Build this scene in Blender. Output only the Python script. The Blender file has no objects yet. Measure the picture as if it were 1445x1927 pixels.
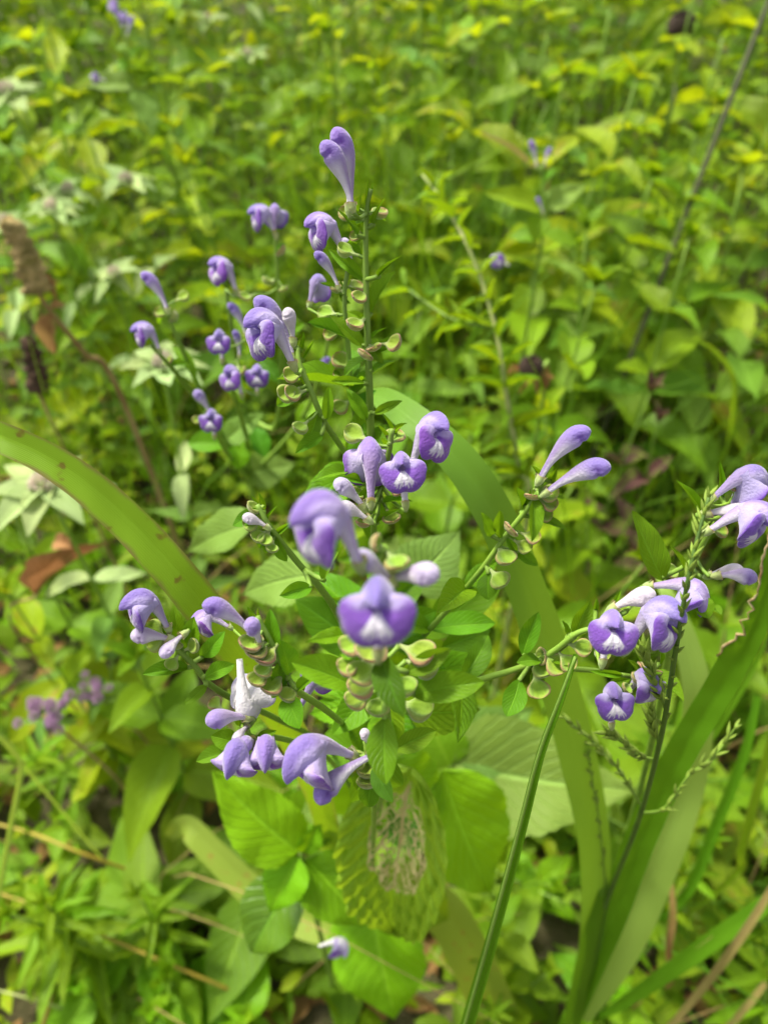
import bpy, math, random
import numpy as np
from mathutils import Vector, Matrix, noise

# ------------------------------------------------------------------ camera, world, sun, exposure
SC = bpy.context.scene
COL = SC.collection
F = 1456.0                      # focal length in photo pixels
CX, CY = 722.5, 963.5
H = 0.85                        # camera height (m)
PITCH = math.radians(47)
CAM = Vector((0, 0, H))
RIGHT = Vector((1, 0, 0))
FWD = Vector((0, math.cos(PITCH), -math.sin(PITCH)))
UP = Vector((0, math.sin(PITCH), math.cos(PITCH)))

cd = bpy.data.cameras.new('camera')
cam = bpy.data.objects.new('camera', cd); COL.objects.link(cam)
cam.location = CAM
cam.rotation_euler = (math.pi/2 - PITCH, 0, 0)
cd.sensor_fit = 'VERTICAL'; cd.sensor_height = 24.0
cd.lens = 24.0*F/1927.0
cd.clip_start = 0.005; cd.clip_end = 300
cd.dof.use_dof = True
cd.dof.focus_distance = 0.208
cd.dof.aperture_fstop = 7.2
SC.camera = cam

W = bpy.data.worlds.new('World'); SC.world = W; W.use_nodes = True
nt = W.node_tree; nt.nodes.clear()
SUN_EL, SUN_AZ = math.radians(58), math.radians(-50)     # azimuth measured from +Y towards +X
sky = nt.nodes.new('ShaderNodeTexSky'); sky.sky_type = 'NISHITA'; sky.sun_disc = False
sky.sun_elevation = SUN_EL; sky.sun_rotation = SUN_AZ
sky.dust_density = 4.0; sky.ozone_density = 1.0
hs = nt.nodes.new('ShaderNodeHueSaturation'); hs.inputs['Saturation'].default_value = 0.08
bg = nt.nodes.new('ShaderNodeBackground'); bg.inputs['Strength'].default_value = 0.085
ow = nt.nodes.new('ShaderNodeOutputWorld')
nt.links.new(sky.outputs[0], hs.inputs['Color']); nt.links.new(hs.outputs[0], bg.inputs[0]); nt.links.new(bg.outputs[0], ow.inputs[0])
sd = bpy.data.lights.new('sun', 'SUN'); sd.energy = 2.3; sd.angle = math.radians(11); sd.color = (1.0, 0.93, 0.76)
so = bpy.data.objects.new('sun', sd); COL.objects.link(so)
sdir = Vector((math.sin(SUN_AZ)*math.cos(SUN_EL), math.cos(SUN_AZ)*math.cos(SUN_EL), math.sin(SUN_EL)))
so.rotation_euler = sdir.to_track_quat('Z', 'Y').to_euler(); so.location = (0, 0, 6)
SC.view_settings.view_transform = 'Standard'; SC.view_settings.look = 'None'
SC.view_settings.exposure = 1.7; SC.view_settings.gamma = 1.0
SC.cycles.use_denoising = True
SC.cycles.max_bounces = 7; SC.cycles.diffuse_bounces = 4; SC.cycles.transmission_bounces = 4
SC.cycles.glossy_bounces = 2; SC.cycles.sample_clamp_indirect = 6.0
SC.cycles.caustics_reflective = False; SC.cycles.caustics_refractive = False

RNG = random.Random(11)
def U(a, b): return RNG.uniform(a, b)

# ------------------------------------------------------------------ geometry helpers
def P(u, v, d):
    """photo pixel + distance along the optical axis -> world point"""
    return CAM + d*(FWD + RIGHT*((u-CX)/F) + UP*((CY-v)/F))
def cdir(x, y, z):
    """direction in camera space: x right, y up, z towards the camera"""
    return (RIGHT*x + UP*y - FWD*z).normalized()
def depth(p): return (Vector(p)-CAM).dot(FWD)
def srgb(r, g, b):
    def f(c):
        c /= 255.0
        return c/12.92 if c <= 0.04045 else ((c+0.055)/1.055)**2.4
    return (f(r), f(g), f(b))

def mesh_from(name, verts, faces, mats, uvs=None, cols=None, smooth=True, fmat=None):
    me = bpy.data.meshes.new(name)
    me.from_pydata([tuple(v) for v in verts], [], faces)
    for m in (mats if isinstance(mats, (list, tuple)) else [mats]): me.materials.append(m)
    if smooth: me.polygons.foreach_set('use_smooth', [True]*len(me.polygons))
    if fmat is not None: me.polygons.foreach_set('material_index', fmat)
    li = np.empty(len(me.loops), dtype=np.int32); me.loops.foreach_get('vertex_index', li)
    if uvs is not None:
        ul = me.uv_layers.new(name='UVMap')
        a = np.asarray(uvs, dtype=np.float32)[li]; ul.data.foreach_set('uv', a.ravel())
    if cols is not None:
        ca = me.color_attributes.new('Col', 'FLOAT_COLOR', 'POINT')
        a = np.ones((len(verts), 4), dtype=np.float32); a[:, :3] = np.asarray(cols, dtype=np.float32)
        ca.data.foreach_set('color', a.ravel())
    me.update()
    return me
def grid_faces(n, m, closed=False, off=0):
    f = []
    for i in range(n-1):
        for j in range(m-1 if not closed else m):
            k = (j+1) % m
            f.append((off+i*m+j, off+i*m+k, off+(i+1)*m+k, off+(i+1)*m+j))
    return f
def catmull(pts, n):
    """smooth polyline through pts (lists of equal length), n samples"""
    pts = [np.array(p, dtype=float) for p in pts]
    if len(pts) == 2: return [pts[0]+(pts[1]-pts[0])*t for t in np.linspace(0, 1, n)]
    q = [2*pts[0]-pts[1]]+pts+[2*pts[-1]-pts[-2]]
    out = []
    for s in np.linspace(0, len(pts)-1, n):
        i = min(int(s), len(pts)-2); t = s-i
        a, b, c, d = q[i:i+4]
        out.append(0.5*((2*b)+(-a+c)*t+(2*a-5*b+4*c-d)*t*t+(-a+3*b-3*c+d)*t**3))
    return out
def tube_geo(pts, radii, sides=7, cap=True):
    pts = [Vector(p) for p in pts]; n = len(pts); V = []; UVs = []
    ref = Vector((0.3, 0.9, 0.2)); L = 0
    for i, p in enumerate(pts):
        t = (pts[min(i+1, n-1)]-pts[max(i-1, 0)])
        if t.length < 1e-9: t = Vector((0, 0, 1))
        t.normalize()
        a = ref - t*ref.dot(t)
        if a.length < 1e-4: a = t.orthogonal()
        a.normalize(); b = t.cross(a); ref = a
        if i: L += (p-pts[i-1]).length
        for k in range(sides):
            an = 2*math.pi*k/sides
            V.append(p + (a*math.cos(an)+b*math.sin(an))*radii[i]); UVs.append((k/sides, L*20))
    Fc = grid_faces(n, sides, True)
    if cap:
        V.append(pts[0]); UVs.append((.5, 0)); V.append(pts[-1]); UVs.append((.5, L*20))
        for k in range(sides):
            Fc.append((n*sides, (k+1) % sides, k)); Fc.append((n*sides+1, (n-1)*sides+k, (n-1)*sides+(k+1) % sides))
    return V, Fc, UVs
def new_obj(name, me, parent=None, label=None, kind=None):
    o = bpy.data.objects.new(name, me); COL.objects.link(o)
    if parent is not None: o.parent = parent
    if label: o['label'] = label
    if kind: o['kind'] = kind
    return o
def tag(o, label, cat, group=None, kind=None):
    if label: o['label'] = label
    if cat: o['category'] = cat
    if group: o['group'] = group
    if kind: o['kind'] = kind
    return o
def root(name, loc, label, cat, group=None):
    o = bpy.data.objects.new(name, None); COL.objects.link(o); o.location = loc
    o.empty_display_size = 0.02
    return tag(o, label, cat, group)
MATS = {}
def set_m(o, m):
    o.matrix_local = m; MATS[o.name] = m.copy()
def get_m(o): return MATS[o.name]
def frame(o, y, z):
    """matrix with origin o, +Y along y, +Z near z"""
    y = Vector(y).normalized(); z = Vector(z); z = z - y*z.dot(y)
    if z.length < 1e-5: z = y.orthogonal()
    z.normalize(); x = y.cross(z)
    m = Matrix((x, y, z)).transposed().to_4x4(); m.translation = o
    return m

# ------------------------------------------------------------------ materials
def new_mat(name):
    m = bpy.data.materials.new(name); m.use_nodes = True; m.node_tree.nodes.clear(); return m, m.node_tree
def N(t, typ, **kw):
    n = t.nodes.new(typ)
    for k, v in kw.items():
        if k in n.inputs.keys(): n.inputs[k].default_value = v
        else: setattr(n, k, v)
    return n
def mathn(t, op, a, b=None, c=None):
    n = t.nodes.new('ShaderNodeMath'); n.operation = op
    for i, x in enumerate((a, b, c)):
        if x is None: continue
        if isinstance(x, (int, float)): n.inputs[i].default_value = x
        else: t.links.new(x, n.inputs[i])
    return n.outputs[0]
def mixc(t, fac, a, b, mode='MIX'):
    n = t.nodes.new('ShaderNodeMix'); n.data_type = 'RGBA'; n.blend_type = mode
    for idx, x in ((0, fac), (6, a), (7, b)):
        if isinstance(x, (int, float)): n.inputs[idx].default_value = x
        elif isinstance(x, tuple): n.inputs[idx].default_value = (*x, 1)
        else: t.links.new(x, n.inputs[idx])
    return n.outputs[2]
def leafy(name, col, vein=None, trans=0.35, tcol=None, rough=0.45, var=0.11, hue=0.018, nv=9, slope=0.35,
          mottled=None, mott=0.0, edge=None, spots=None, parallel=False, bump=0.5, spec=0.18, veinamt=0.5):
    """leaf material: own colour, veins from the leaf's own UVs, a little variation from leaf to leaf, translucency"""
    m, t = new_mat(name); L = t.links.new
    uv = N(t, 'ShaderNodeUVMap'); sep = N(t, 'ShaderNodeSeparateXYZ'); L(uv.outputs[0], sep.inputs[0])
    au = mathn(t, 'ABSOLUTE', mathn(t, 'MULTIPLY_ADD', sep.outputs[0], 2.0, -1.0))
    v = sep.outputs[1]
    oi = N(t, 'ShaderNodeObjectInfo'); rnd = oi.outputs['Random']
    tc = N(t, 'ShaderNodeTexCoord')
    wn = N(t, 'ShaderNodeTexWhiteNoise', noise_dimensions='1D'); L(rnd, wn.inputs['W'])
    base = N(t, 'ShaderNodeHueSaturation'); base.inputs['Color'].default_value = (*col, 1)
    L(mathn(t, 'MULTIPLY_ADD', rnd, hue*2, 0.5-hue), base.inputs['Hue'])
    L(mathn(t, 'MULTIPLY_ADD', wn.outputs['Value'], var*4, 1-var*2), base.inputs['Value'])
    c = base.outputs[0]
    nz = N(t, 'ShaderNodeTexNoise', Scale=3.0, Detail=3.0, noise_dimensions='4D')
    L(uv.outputs[0], nz.inputs['Vector']); L(mathn(t, 'MULTIPLY', rnd, 30.0), nz.inputs['W'])
    c = mixc(t, mathn(t, 'MULTIPLY', nz.outputs[0], 0.7), c, (0.62, 0.7, 0.35), 'MULTIPLY')
    vein = vein or tuple(min(1, x*1.7+0.02) for x in col)
    if parallel:
        w = mathn(t, 'PINGPONG', mathn(t, 'MULTIPLY_ADD', nz.outputs[0], 1.2, mathn(t, 'MULTIPLY', sep.outputs[0], 19.0)), 0.5)
        vm = mathn(t, 'SMOOTH_MIN', mathn(t, 'MULTIPLY', w, 2.0), 1.0, 0.1)
        side = mathn(t, 'SUBTRACT', 1.0, vm)
        mid = mathn(t, 'LESS_THAN', au, 0.06)
        vf = mathn(t, 'MAXIMUM', mathn(t, 'MULTIPLY', side, 0.5), mathn(t, 'MULTIPLY', mid, 0.35))
    else:
        w = mathn(t, 'PINGPONG', mathn(t, 'MULTIPLY', mathn(t, 'MULTIPLY_ADD', au, -slope, v), float(nv)), 0.5)
        mr = N(t, 'ShaderNodeMapRange'); mr.inputs[1].default_value = 0.0; mr.inputs[2].default_value = 0.13; mr.inputs[3].default_value = 1; mr.inputs[4].default_value = 0
        L(w, mr.inputs[0])
        mr2 = N(t, 'ShaderNodeMapRange'); mr2.inputs[1].default_value = 0.02; mr2.inputs[2].default_value = 0.08; mr2.inputs[3].default_value = 1; mr2.inputs[4].default_value = 0
        L(au, mr2.inputs[0])
        side = mathn(t, 'MULTIPLY', mr.outputs[0], 0.55)
        vf = mathn(t, 'MAXIMUM', side, mr2.outputs[0])
    c = mixc(t, mathn(t, 'MULTIPLY', vf, veinamt), c, vein)
    if mottled is not None:
        n2 = N(t, 'ShaderNodeTexNoise', Scale=2.2, Detail=4.0, noise_dimensions='4D')
        L(uv.outputs[0], n2.inputs['Vector']); L(mathn(t, 'MULTIPLY', wn.outputs['Value'], 50.0), n2.inputs['W'])
        r = N(t, 'ShaderNodeMapRange'); r.inputs[1].default_value = 0.62-mott*0.4; r.inputs[2].default_value = 0.72-mott*0.3
        L(n2.outputs[0], r.inputs[0]); c = mixc(t, r.outputs[0], c, mottled)
    if edge is not None:
        n3 = N(t, 'ShaderNodeTexNoise', Scale=14.0, Detail=3.0); L(tc.outputs['Object'], n3.inputs['Vector']); n3.inputs['Scale'].default_value = 90
        e = mathn(t, 'ADD', au, mathn(t, 'MULTIPLY_ADD', n3.outputs[0], 0.7, -0.35))
        r = N(t, 'ShaderNodeMapRange'); r.inputs[1].default_value = 0.76; r.inputs[2].default_value = 0.98
        L(e, r.inputs[0]); c = mixc(t, mathn(t, 'MULTIPLY', r.outputs[0], 0.8), c, edge)
    if spots is not None:
        n4 = N(t, 'ShaderNodeTexNoise', Detail=2.0); n4.inputs['Scale'].default_value = 160; L(tc.outputs['Object'], n4.inputs['Vector'])
        r = N(t, 'ShaderNodeMapRange'); r.inputs[1].default_value = 0.64; r.inputs[2].default_value = 0.70
        L(n4.outputs[0], r.inputs[0]); c = mixc(t, r.outputs[0], c, spots)
    p = N(t, 'ShaderNodeBsdfPrincipled', Roughness=rough); L(c, p.inputs['Base Color'])
    p.inputs['Specular IOR Level'].default_value = spec
    bm = N(t, 'ShaderNodeBump', Strength=bump, Distance=0.001)
    fn = N(t, 'ShaderNodeTexNoise', Scale=40.0, Detail=2.0); L(uv.outputs[0], fn.inputs['Vector'])
    L(mathn(t, 'SUBTRACT', mathn(t, 'MULTIPLY', fn.outputs[0], 0.35), vf), bm.inputs['Height']); L(bm.outputs[0], p.inputs['Normal'])
    tr = N(t, 'ShaderNodeBsdfTranslucent')
    tcn = mixc(t, 0.75, c, tcol or (min(1, col[0]*1.9+.02), min(1, col[1]*1.5+.03), col[2]*0.5))
    L(tcn, tr.inputs['Color'])
    mx = N(t, 'ShaderNodeMixShader', Fac=trans); L(p.outputs[0], mx.inputs[1]); L(tr.outputs[0], mx.inputs[2])
    o = N(t, 'ShaderNodeOutputMaterial'); L(mx.outputs[0], o.inputs[0])
    return m
def vcol_mat(name, rough=0.6, trans=0.25, sheen=0.4, nscale=700, bump=0.25, var=0.06, speck=0.12):
    """petals and calyces: pigment stored on the mesh, velvety fine relief"""
    m, t = new_mat(name); L = t.links.new
    a = N(t, 'ShaderNodeVertexColor', layer_name='Col')
    oi = N(t, 'ShaderNodeObjectInfo'); tc = N(t, 'ShaderNodeTexCoord')
    h = N(t, 'ShaderNodeHueSaturation'); L(a.outputs[0], h.inputs['Color'])
    L(mathn(t, 'MULTIPLY_ADD', oi.outputs['Random'], 0.024, 0.488), h.inputs['Hue'])
    L(mathn(t, 'MULTIPLY_ADD', oi.outputs['Random'], var*2, 1-var), h.inputs['Value'])
    nz = N(t, 'ShaderNodeTexNoise', Scale=nscale, Detail=3.0); L(tc.outputs['Object'], nz.inputs['Vector'])
    n2 = N(t, 'ShaderNodeTexNoise', Scale=nscale*0.22, Detail=2.0); L(tc.outputs['Object'], n2.inputs['Vector'])
    c = mixc(t, mathn(t, 'MULTIPLY', nz.outputs[0], speck*2), h.outputs[0], (0.8, 0.72, 0.9), 'MULTIPLY')
    p = N(t, 'ShaderNodeBsdfPrincipled', Roughness=rough); L(c, p.inputs['Base Color'])
    p.inputs['Sheen Weight'].default_value = sheen; p.inputs['Sheen Roughness'].default_value = 0.5
    p.inputs['Specular IOR Level'].default_value = 0.25
    b = N(t, 'ShaderNodeBump', Strength=bump, Distance=0.0006)
    L(mathn(t, 'ADD', nz.outputs[0], n2.outputs[0]), b.inputs['Height']); L(b.outputs[0], p.inputs['Normal'])
    tr = N(t, 'ShaderNodeBsdfTranslucent'); L(h.outputs[0], tr.inputs['Color'])
    mx = N(t, 'ShaderNodeMixShader', Fac=trans); L(p.outputs[0], mx.inputs[1]); L(tr.outputs[0], mx.inputs[2])
    o = N(t, 'ShaderNodeOutputMaterial'); L(mx.outputs[0], o.inputs[0])
    return m
def plain(name, c1, c2=None, rough=0.6, scale=60, bump=0.3, var=0.08, trans=0.0):
    m, t = new_mat(name); L = t.links.new
    tc = N(t, 'ShaderNodeTexCoord'); oi = N(t, 'ShaderNodeObjectInfo')
    nz = N(t, 'ShaderNodeTexNoise', Scale=scale, Detail=4.0); L(tc.outputs['Object'], nz.inputs['Vector'])
    r = N(t, 'ShaderNodeMapRange'); r.inputs[1].default_value = 0.35; r.inputs[2].default_value = 0.65; L(nz.outputs[0], r.inputs[0])
    c = mixc(t, r.outputs[0], c1, c2 or tuple(x*0.65 for x in c1))
    h = N(t, 'ShaderNodeHueSaturation'); L(c, h.inputs['Color']); L(mathn(t, 'MULTIPLY_ADD', oi.outputs['Random'], var*4, 1-var*2), h.inputs['Value'])
    p = N(t, 'ShaderNodeBsdfPrincipled', Roughness=rough); L(h.outputs[0], p.inputs['Base Color'])
    p.inputs['Specular IOR Level'].default_value = 0.3
    b = N(t, 'ShaderNodeBump', Strength=bump, Distance=0.001); L(nz.outputs[0], b.inputs['Height']); L(b.outputs[0], p.inputs['Normal'])
    last = p.outputs[0]
    if trans:
        tr = N(t, 'ShaderNodeBsdfTranslucent'); L(h.outputs[0], tr.inputs['Color'])
        mx = N(t, 'ShaderNodeMixShader', Fac=trans); L(last, mx.inputs[1]); L(tr.outputs[0], mx.inputs[2]); last = mx.outputs[0]
    o = N(t, 'ShaderNodeOutputMaterial'); L(last, o.inputs[0])
    return m

M = {}
M['leaf']   = leafy('skullcap_leaf', (0.128, 0.285, 0.008), rough=0.42)
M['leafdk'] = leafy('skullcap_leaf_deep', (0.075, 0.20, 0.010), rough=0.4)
M['bright'] = leafy('bright_leaf', (0.19, 0.385, 0.007), trans=0.4, rough=0.4, bump=1.0, veinamt=0.7)
M['pale']   = leafy('pale_leaf', (0.19, 0.315, 0.060), trans=0.35, rough=0.55, nv=11, bump=1.0, veinamt=0.65)
M['shiny']  = leafy('glossy_leaf', (0.09, 0.22, 0.012), rough=0.32, spec=0.5, bump=0.8, nv=7)
M['weed']   = leafy('weed_leaf', (0.165, 0.29, 0.009), trans=0.42)
M['weed2']  = leafy('weed_leaf_yellow', (0.25, 0.36, 0.009), trans=0.45, mottled=(0.32, 0.22, 0.03), mott=0.1)
M['weed3']  = leafy('weed_leaf_blue', (0.13, 0.255, 0.020), trans=0.38, rough=0.6)
M['narrow'] = leafy('narrow_leaf', (0.17, 0.305, 0.009), trans=0.4, nv=4)
M['mint']   = leafy('mint_leaf', (0.135, 0.25, 0.040), trans=0.35, rough=0.6)
M['bract']  = leafy('mint_bract', (0.38, 0.49, 0.22), trans=0.3, rough=0.7, vein=(0.33, 0.46, 0.2), tcol=(0.5, 0.6, 0.3), var=0.06, veinamt=0.3)
M['blade']  = leafy('grass_blade', (0.09, 0.225, 0.008), trans=0.35, parallel=True, rough=0.38, bump=0.25, var=0.05, hue=0.015, veinamt=0.45)
M['blademid'] = leafy('grass_blade_mid', (0.14, 0.275, 0.028), trans=0.35, parallel=True, rough=0.42, bump=0.25, var=0.02, hue=0.01, veinamt=0.4)
M['bladepale'] = leafy('grass_blade_pale', (0.235, 0.37, 0.075), trans=0.35, parallel=True, rough=0.45, bump=0.3, var=0.03, hue=0.01, veinamt=0.45)
M['bladeold'] = leafy('grass_blade_old', (0.18, 0.325, 0.015), trans=0.35, parallel=True, rough=0.45, bump=0.3, edge=(0.16, 0.085, 0.05), spots=(0.13, 0.08, 0.02), var=0.02, hue=0.005, veinamt=0.4)
M['purple'] = leafy('purple_leaf', (0.11, 0.055, 0.05), trans=0.3, rough=0.6, tcol=(0.16, 0.06, 0.05), mottled=(0.14, 0.17, 0.03), mott=0.35)
M['dry']    = leafy('dry_leaf', (0.34, 0.20, 0.085), trans=0.3, rough=0.8, tcol=(0.4, 0.22, 0.08), mottled=(0.2, 0.09, 0.04), mott=0.3)
M['drygrass'] = leafy('dry_grass', (0.40, 0.30, 0.12), trans=0.3, parallel=True, rough=0.7, tcol=(0.4, 0.28, 0.1))
M['redleaf'] = leafy('red_leaf', (0.30, 0.17, 0.08), trans=0.3, rough=0.7, tcol=(0.35, 0.12, 0.05), mottled=(0.25, 0.2, 0.05), mott=0.25)
M['fine']   = leafy('fine_grass', (0.10, 0.22, 0.008), trans=0.4, parallel=True, var=0.12)
M['lace']   = leafy('crinkled_leaf', (0.25, 0.44, 0.028), trans=0.35, rough=0.5, nv=9, veinamt=0.35)
M['lacevein'] = plain('eaten_vein', (0.50, 0.50, 0.17), (0.55, 0.44, 0.20), scale=120)
M['petal']  = vcol_mat('petal', rough=0.65, trans=0.36, bump=0.6, nscale=1500, speck=0.2, sheen=0.6)
M['calyx']  = vcol_mat('calyx', rough=0.65, trans=0.35, sheen=0.4, nscale=900, bump=0.5, speck=0.22)
M['stem']   = plain('green_stem', (0.18, 0.30, 0.035), (0.13, 0.23, 0.03), scale=90, rough=0.5)
M['culm'] = plain('grass_culm', (0.085, 0.16, 0.02), (0.06, 0.12, 0.018), scale=60)
M['stemdk'] = plain('dark_stem', (0.055, 0.065, 0.02), (0.035, 0.04, 0.015), scale=60)
M['stemyl'] = plain('yellow_stem', (0.36, 0.26, 0.03), (0.22, 0.20, 0.03), scale=30)
M['stembr'] = plain('brown_stem', (0.20, 0.12, 0.05), (0.33, 0.24, 0.11), scale=30, rough=0.85)
M['stempale'] = plain('pale_stem', (0.30, 0.33, 0.12), (0.20, 0.27, 0.06), scale=60)
M['drybark'] = plain('dry_spike', (0.42, 0.31, 0.13), (0.20, 0.17, 0.05), scale=130, rough=0.9)
M['bladepale2'] = leafy('bent_blade', (0.22, 0.30, 0.04), trans=0.35, parallel=True, rough=0.5, spots=(0.3, 0.14, 0.04), var=0.02, hue=0.01)
M['drystraw'] = plain('dry_chewed_edge', (0.55, 0.46, 0.26), (0.30, 0.17, 0.07), scale=300, rough=0.9)
M['spikelet'] = plain('spikelet', (0.26, 0.36, 0.05), (0.16, 0.26, 0.03), scale=200, trans=0.2)
M['darkspike'] = plain('dark_spike', (0.075, 0.045, 0.025), (0.035, 0.022, 0.014), scale=260, rough=0.95)
M['seedhead'] = plain('dark_seed_head', (0.022, 0.015, 0.010), (0.05, 0.03, 0.02), scale=400, rough=0.9)
M['pinkfl'] = plain('pink_floret', (0.56, 0.36, 0.56), (0.40, 0.26, 0.40), scale=300, trans=0.2)
M['creamfl'] = plain('cream_floret', (0.62, 0.58, 0.45), (0.55, 0.45, 0.40), scale=300, trans=0.2)

# ------------------------------------------------------------------ ground
def ground_mat():
    m, t = new_mat('soil'); L = t.links.new
    tc = N(t, 'ShaderNodeTexCoord')
    a = N(t, 'ShaderNodeTexNoise', Scale=9.0, Detail=8.0); b = N(t, 'ShaderNodeTexNoise', Scale=70.0, Detail=5.0)
    for n in (a, b): L(tc.outputs['Object'], n.inputs['Vector'])
    c = mixc(t, a.outputs[0], (0.045, 0.032, 0.018), (0.12, 0.085, 0.045))
    c = mixc(t, b.outputs[0], c, (0.05, 0.06, 0.015))
    p = N(t, 'ShaderNodeBsdfPrincipled', Roughness=0.95); L(c, p.inputs['Base Color'])
    bp = N(t, 'ShaderNodeBump', Strength=1.0, Distance=0.01); L(b.outputs[0], bp.inputs['Height']); L(bp.outputs[0], p.inputs['Normal'])
    o = N(t, 'ShaderNodeOutputMaterial'); L(p.outputs[0], o.inputs[0]); return m
def gz(x, y):
    f = 1.0 if (abs(x) < 8 and abs(y) < 8) else 0.0
    return f*(0.012*noise.noise((x*3, y*3, 0)) + 0.006*noise.noise((x*11, y*11, 4)))
ax = sorted(set([-120, -60, -30, -15, -10] + [round(-8+0.12*i, 3) for i in range(134)] + [10, 15, 30, 60, 120]))
gv = [(x, y, gz(x, y)) for y in ax for x in ax]
new_obj('ground', mesh_from('ground', gv, grid_faces(len(ax), len(ax)), ground_mat()), kind='structure')

# ------------------------------------------------------------------ leaf meshes (unit length along +Y, unit width)
SHAPES = {'ovate': (0.55, 1.05), 'elliptic': (0.8, 0.85), 'lance': (0.5, 1.3), 'linear': (0.35, 0.6), 'obov': (0.9, 0.6), 'cord': (0.33, 0.85)}
def leaf_mesh(name, mat, shape='ovate', nl=12, nw=6, fold=0.12, curl=0.15, wave=0.02, serr=0.0, nser=12, quilt=0.0, nv=8, twist=0.0, seed=0):
    a, b = SHAPES[shape]; r = random.Random(seed)
    mx = max((k/200)**a*(1-k/200)**b for k in range(1, 200))
    ph = r.uniform(0, 6); sk = r.uniform(-0.06, 0.06)
    V, UVs = [], []
    for i in range(nl+1):
        t = i/nl
        hw = 0.5*(max(t, 1e-4)**a*max(1-t, 0)**b/mx)
        hw = max(hw, 0.012*(1-t*0.8))
        if serr and 0.04 < t < 0.97: hw *= 1 + serr*((1-((t*nser) % 1.0))-0.5)
        for j in range(nw+1):
            s = -1+2*j/nw
            x = s*hw + sk*math.sin(math.pi*t)
            z = fold*abs(s)*hw*2 - curl*t*t + wave*abs(s)*math.sin(t*17+ph+(2 if s > 0 else 0))
            z += twist*s*hw*(t-0.4)
            if quilt: z += quilt*(abs(math.sin((t-0.3*abs(s))*nv*math.pi)))*abs(s)**0.4*(1-abs(s)**6)
            V.append((x, t - 0.12*curl*t*t, z)); UVs.append((s*0.5+0.5, t))
    return mesh_from(name, V, grid_faces(nl+1, nw+1), mat, UVs)
def leaf_set(key, n, **kw):
    out = []
    for i in range(n):
        k = dict(kw); k['curl'] = kw.get('curl', 0.15)*(0.2+1.6*i/max(1, n-1)); k['fold'] = kw.get('fold', 0.12)*(0.6+0.8*((i*7) % n)/max(1, n))
        k['twist'] = (-0.4, 0.3, 0.0, 0.5, -0.2)[i % 5]
        out.append(leaf_mesh('leaf_'+key, M[key], seed=i*13+len(key), **k))
    return out
LM = {
 'leaf': leaf_set('leaf', 5, shape='elliptic', nl=16, nw=8, curl=0.18, fold=0.16, wave=0.012),
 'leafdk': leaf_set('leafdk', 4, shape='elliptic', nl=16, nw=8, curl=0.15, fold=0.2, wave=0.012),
 'bractlet': leaf_set('leaf', 3, shape='lance', nl=8, nw=4, curl=0.2, fold=0.25),
 'bright': leaf_set('bright', 4, shape='ovate', nl=26, nw=10, curl=0.14, fold=0.1, quilt=0.028, serr=0.07, nser=14, nv=8),
 'pale': leaf_set('pale', 4, shape='lance', nl=30, nw=10, curl=0.12, fold=0.08, quilt=0.022, serr=0.09, nser=18),
 'shiny': leaf_set('shiny', 2, shape='elliptic', nl=26, nw=10, curl=0.16, fold=0.14, quilt=0.02, serr=0.05, nser=12, nv=7),
 'weed': leaf_set('weed', 5, shape='ovate', nl=9, nw=4, curl=0.25, fold=0.15, wave=0.02),
 'weed2': leaf_set('weed2', 4, shape='elliptic', nl=9, nw=4, curl=0.3, fold=0.15, wave=0.02),
 'weed3': leaf_set('weed3', 4, shape='lance', nl=9, nw=4, curl=0.25, fold=0.14, wave=0.02),
 'narrow': leaf_set('narrow', 4, shape='linear', nl=7, nw=2, curl=0.25, fold=0.15),
 'mint': leaf_set('mint', 4, shape='lance', nl=8, nw=4, curl=0.2, fold=0.15),
 'bract': leaf_set('bract', 4, shape='ovate', nl=10, nw=4, curl=0.22, fold=0.15, wave=0.015),
 'purple': leaf_set('purple', 3, shape='ovate', nl=9, nw=4, curl=0.25, fold=0.15, wave=0.02),
 'dry': leaf_set('dry', 4, shape='elliptic', nl=12, nw=6, curl=0.45, fold=0.45, wave=0.06),
 'redleaf': leaf_set('redleaf', 2, shape='elliptic', nl=12, nw=6, curl=0.3, fold=0.4, wave=0.05),
}
def put_leaf(parent, p0, p1, width, key='leaf', nrm=None, name='leaf', label=None, idx=None):
    """leaf from world point p0 to p1"""
    p0, p1 = Vector(p0), Vector(p1); L = (p1-p0).length
    nrm = nrm if nrm is not None else (Vector((0, 0, 1))*0.75 - FWD*0.7 + Vector((U(-.5, .5), U(-.5, .5), 0)))
    me = RNG.choice(LM[key]) if idx is None else LM[key][idx]
    o = new_obj(name, me, parent, label)
    m = frame(p0 - parent.location, p1-p0, nrm)
    set_m(o, m @ Matrix.Diagonal((width, L, L, 1)))
    return o

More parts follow.
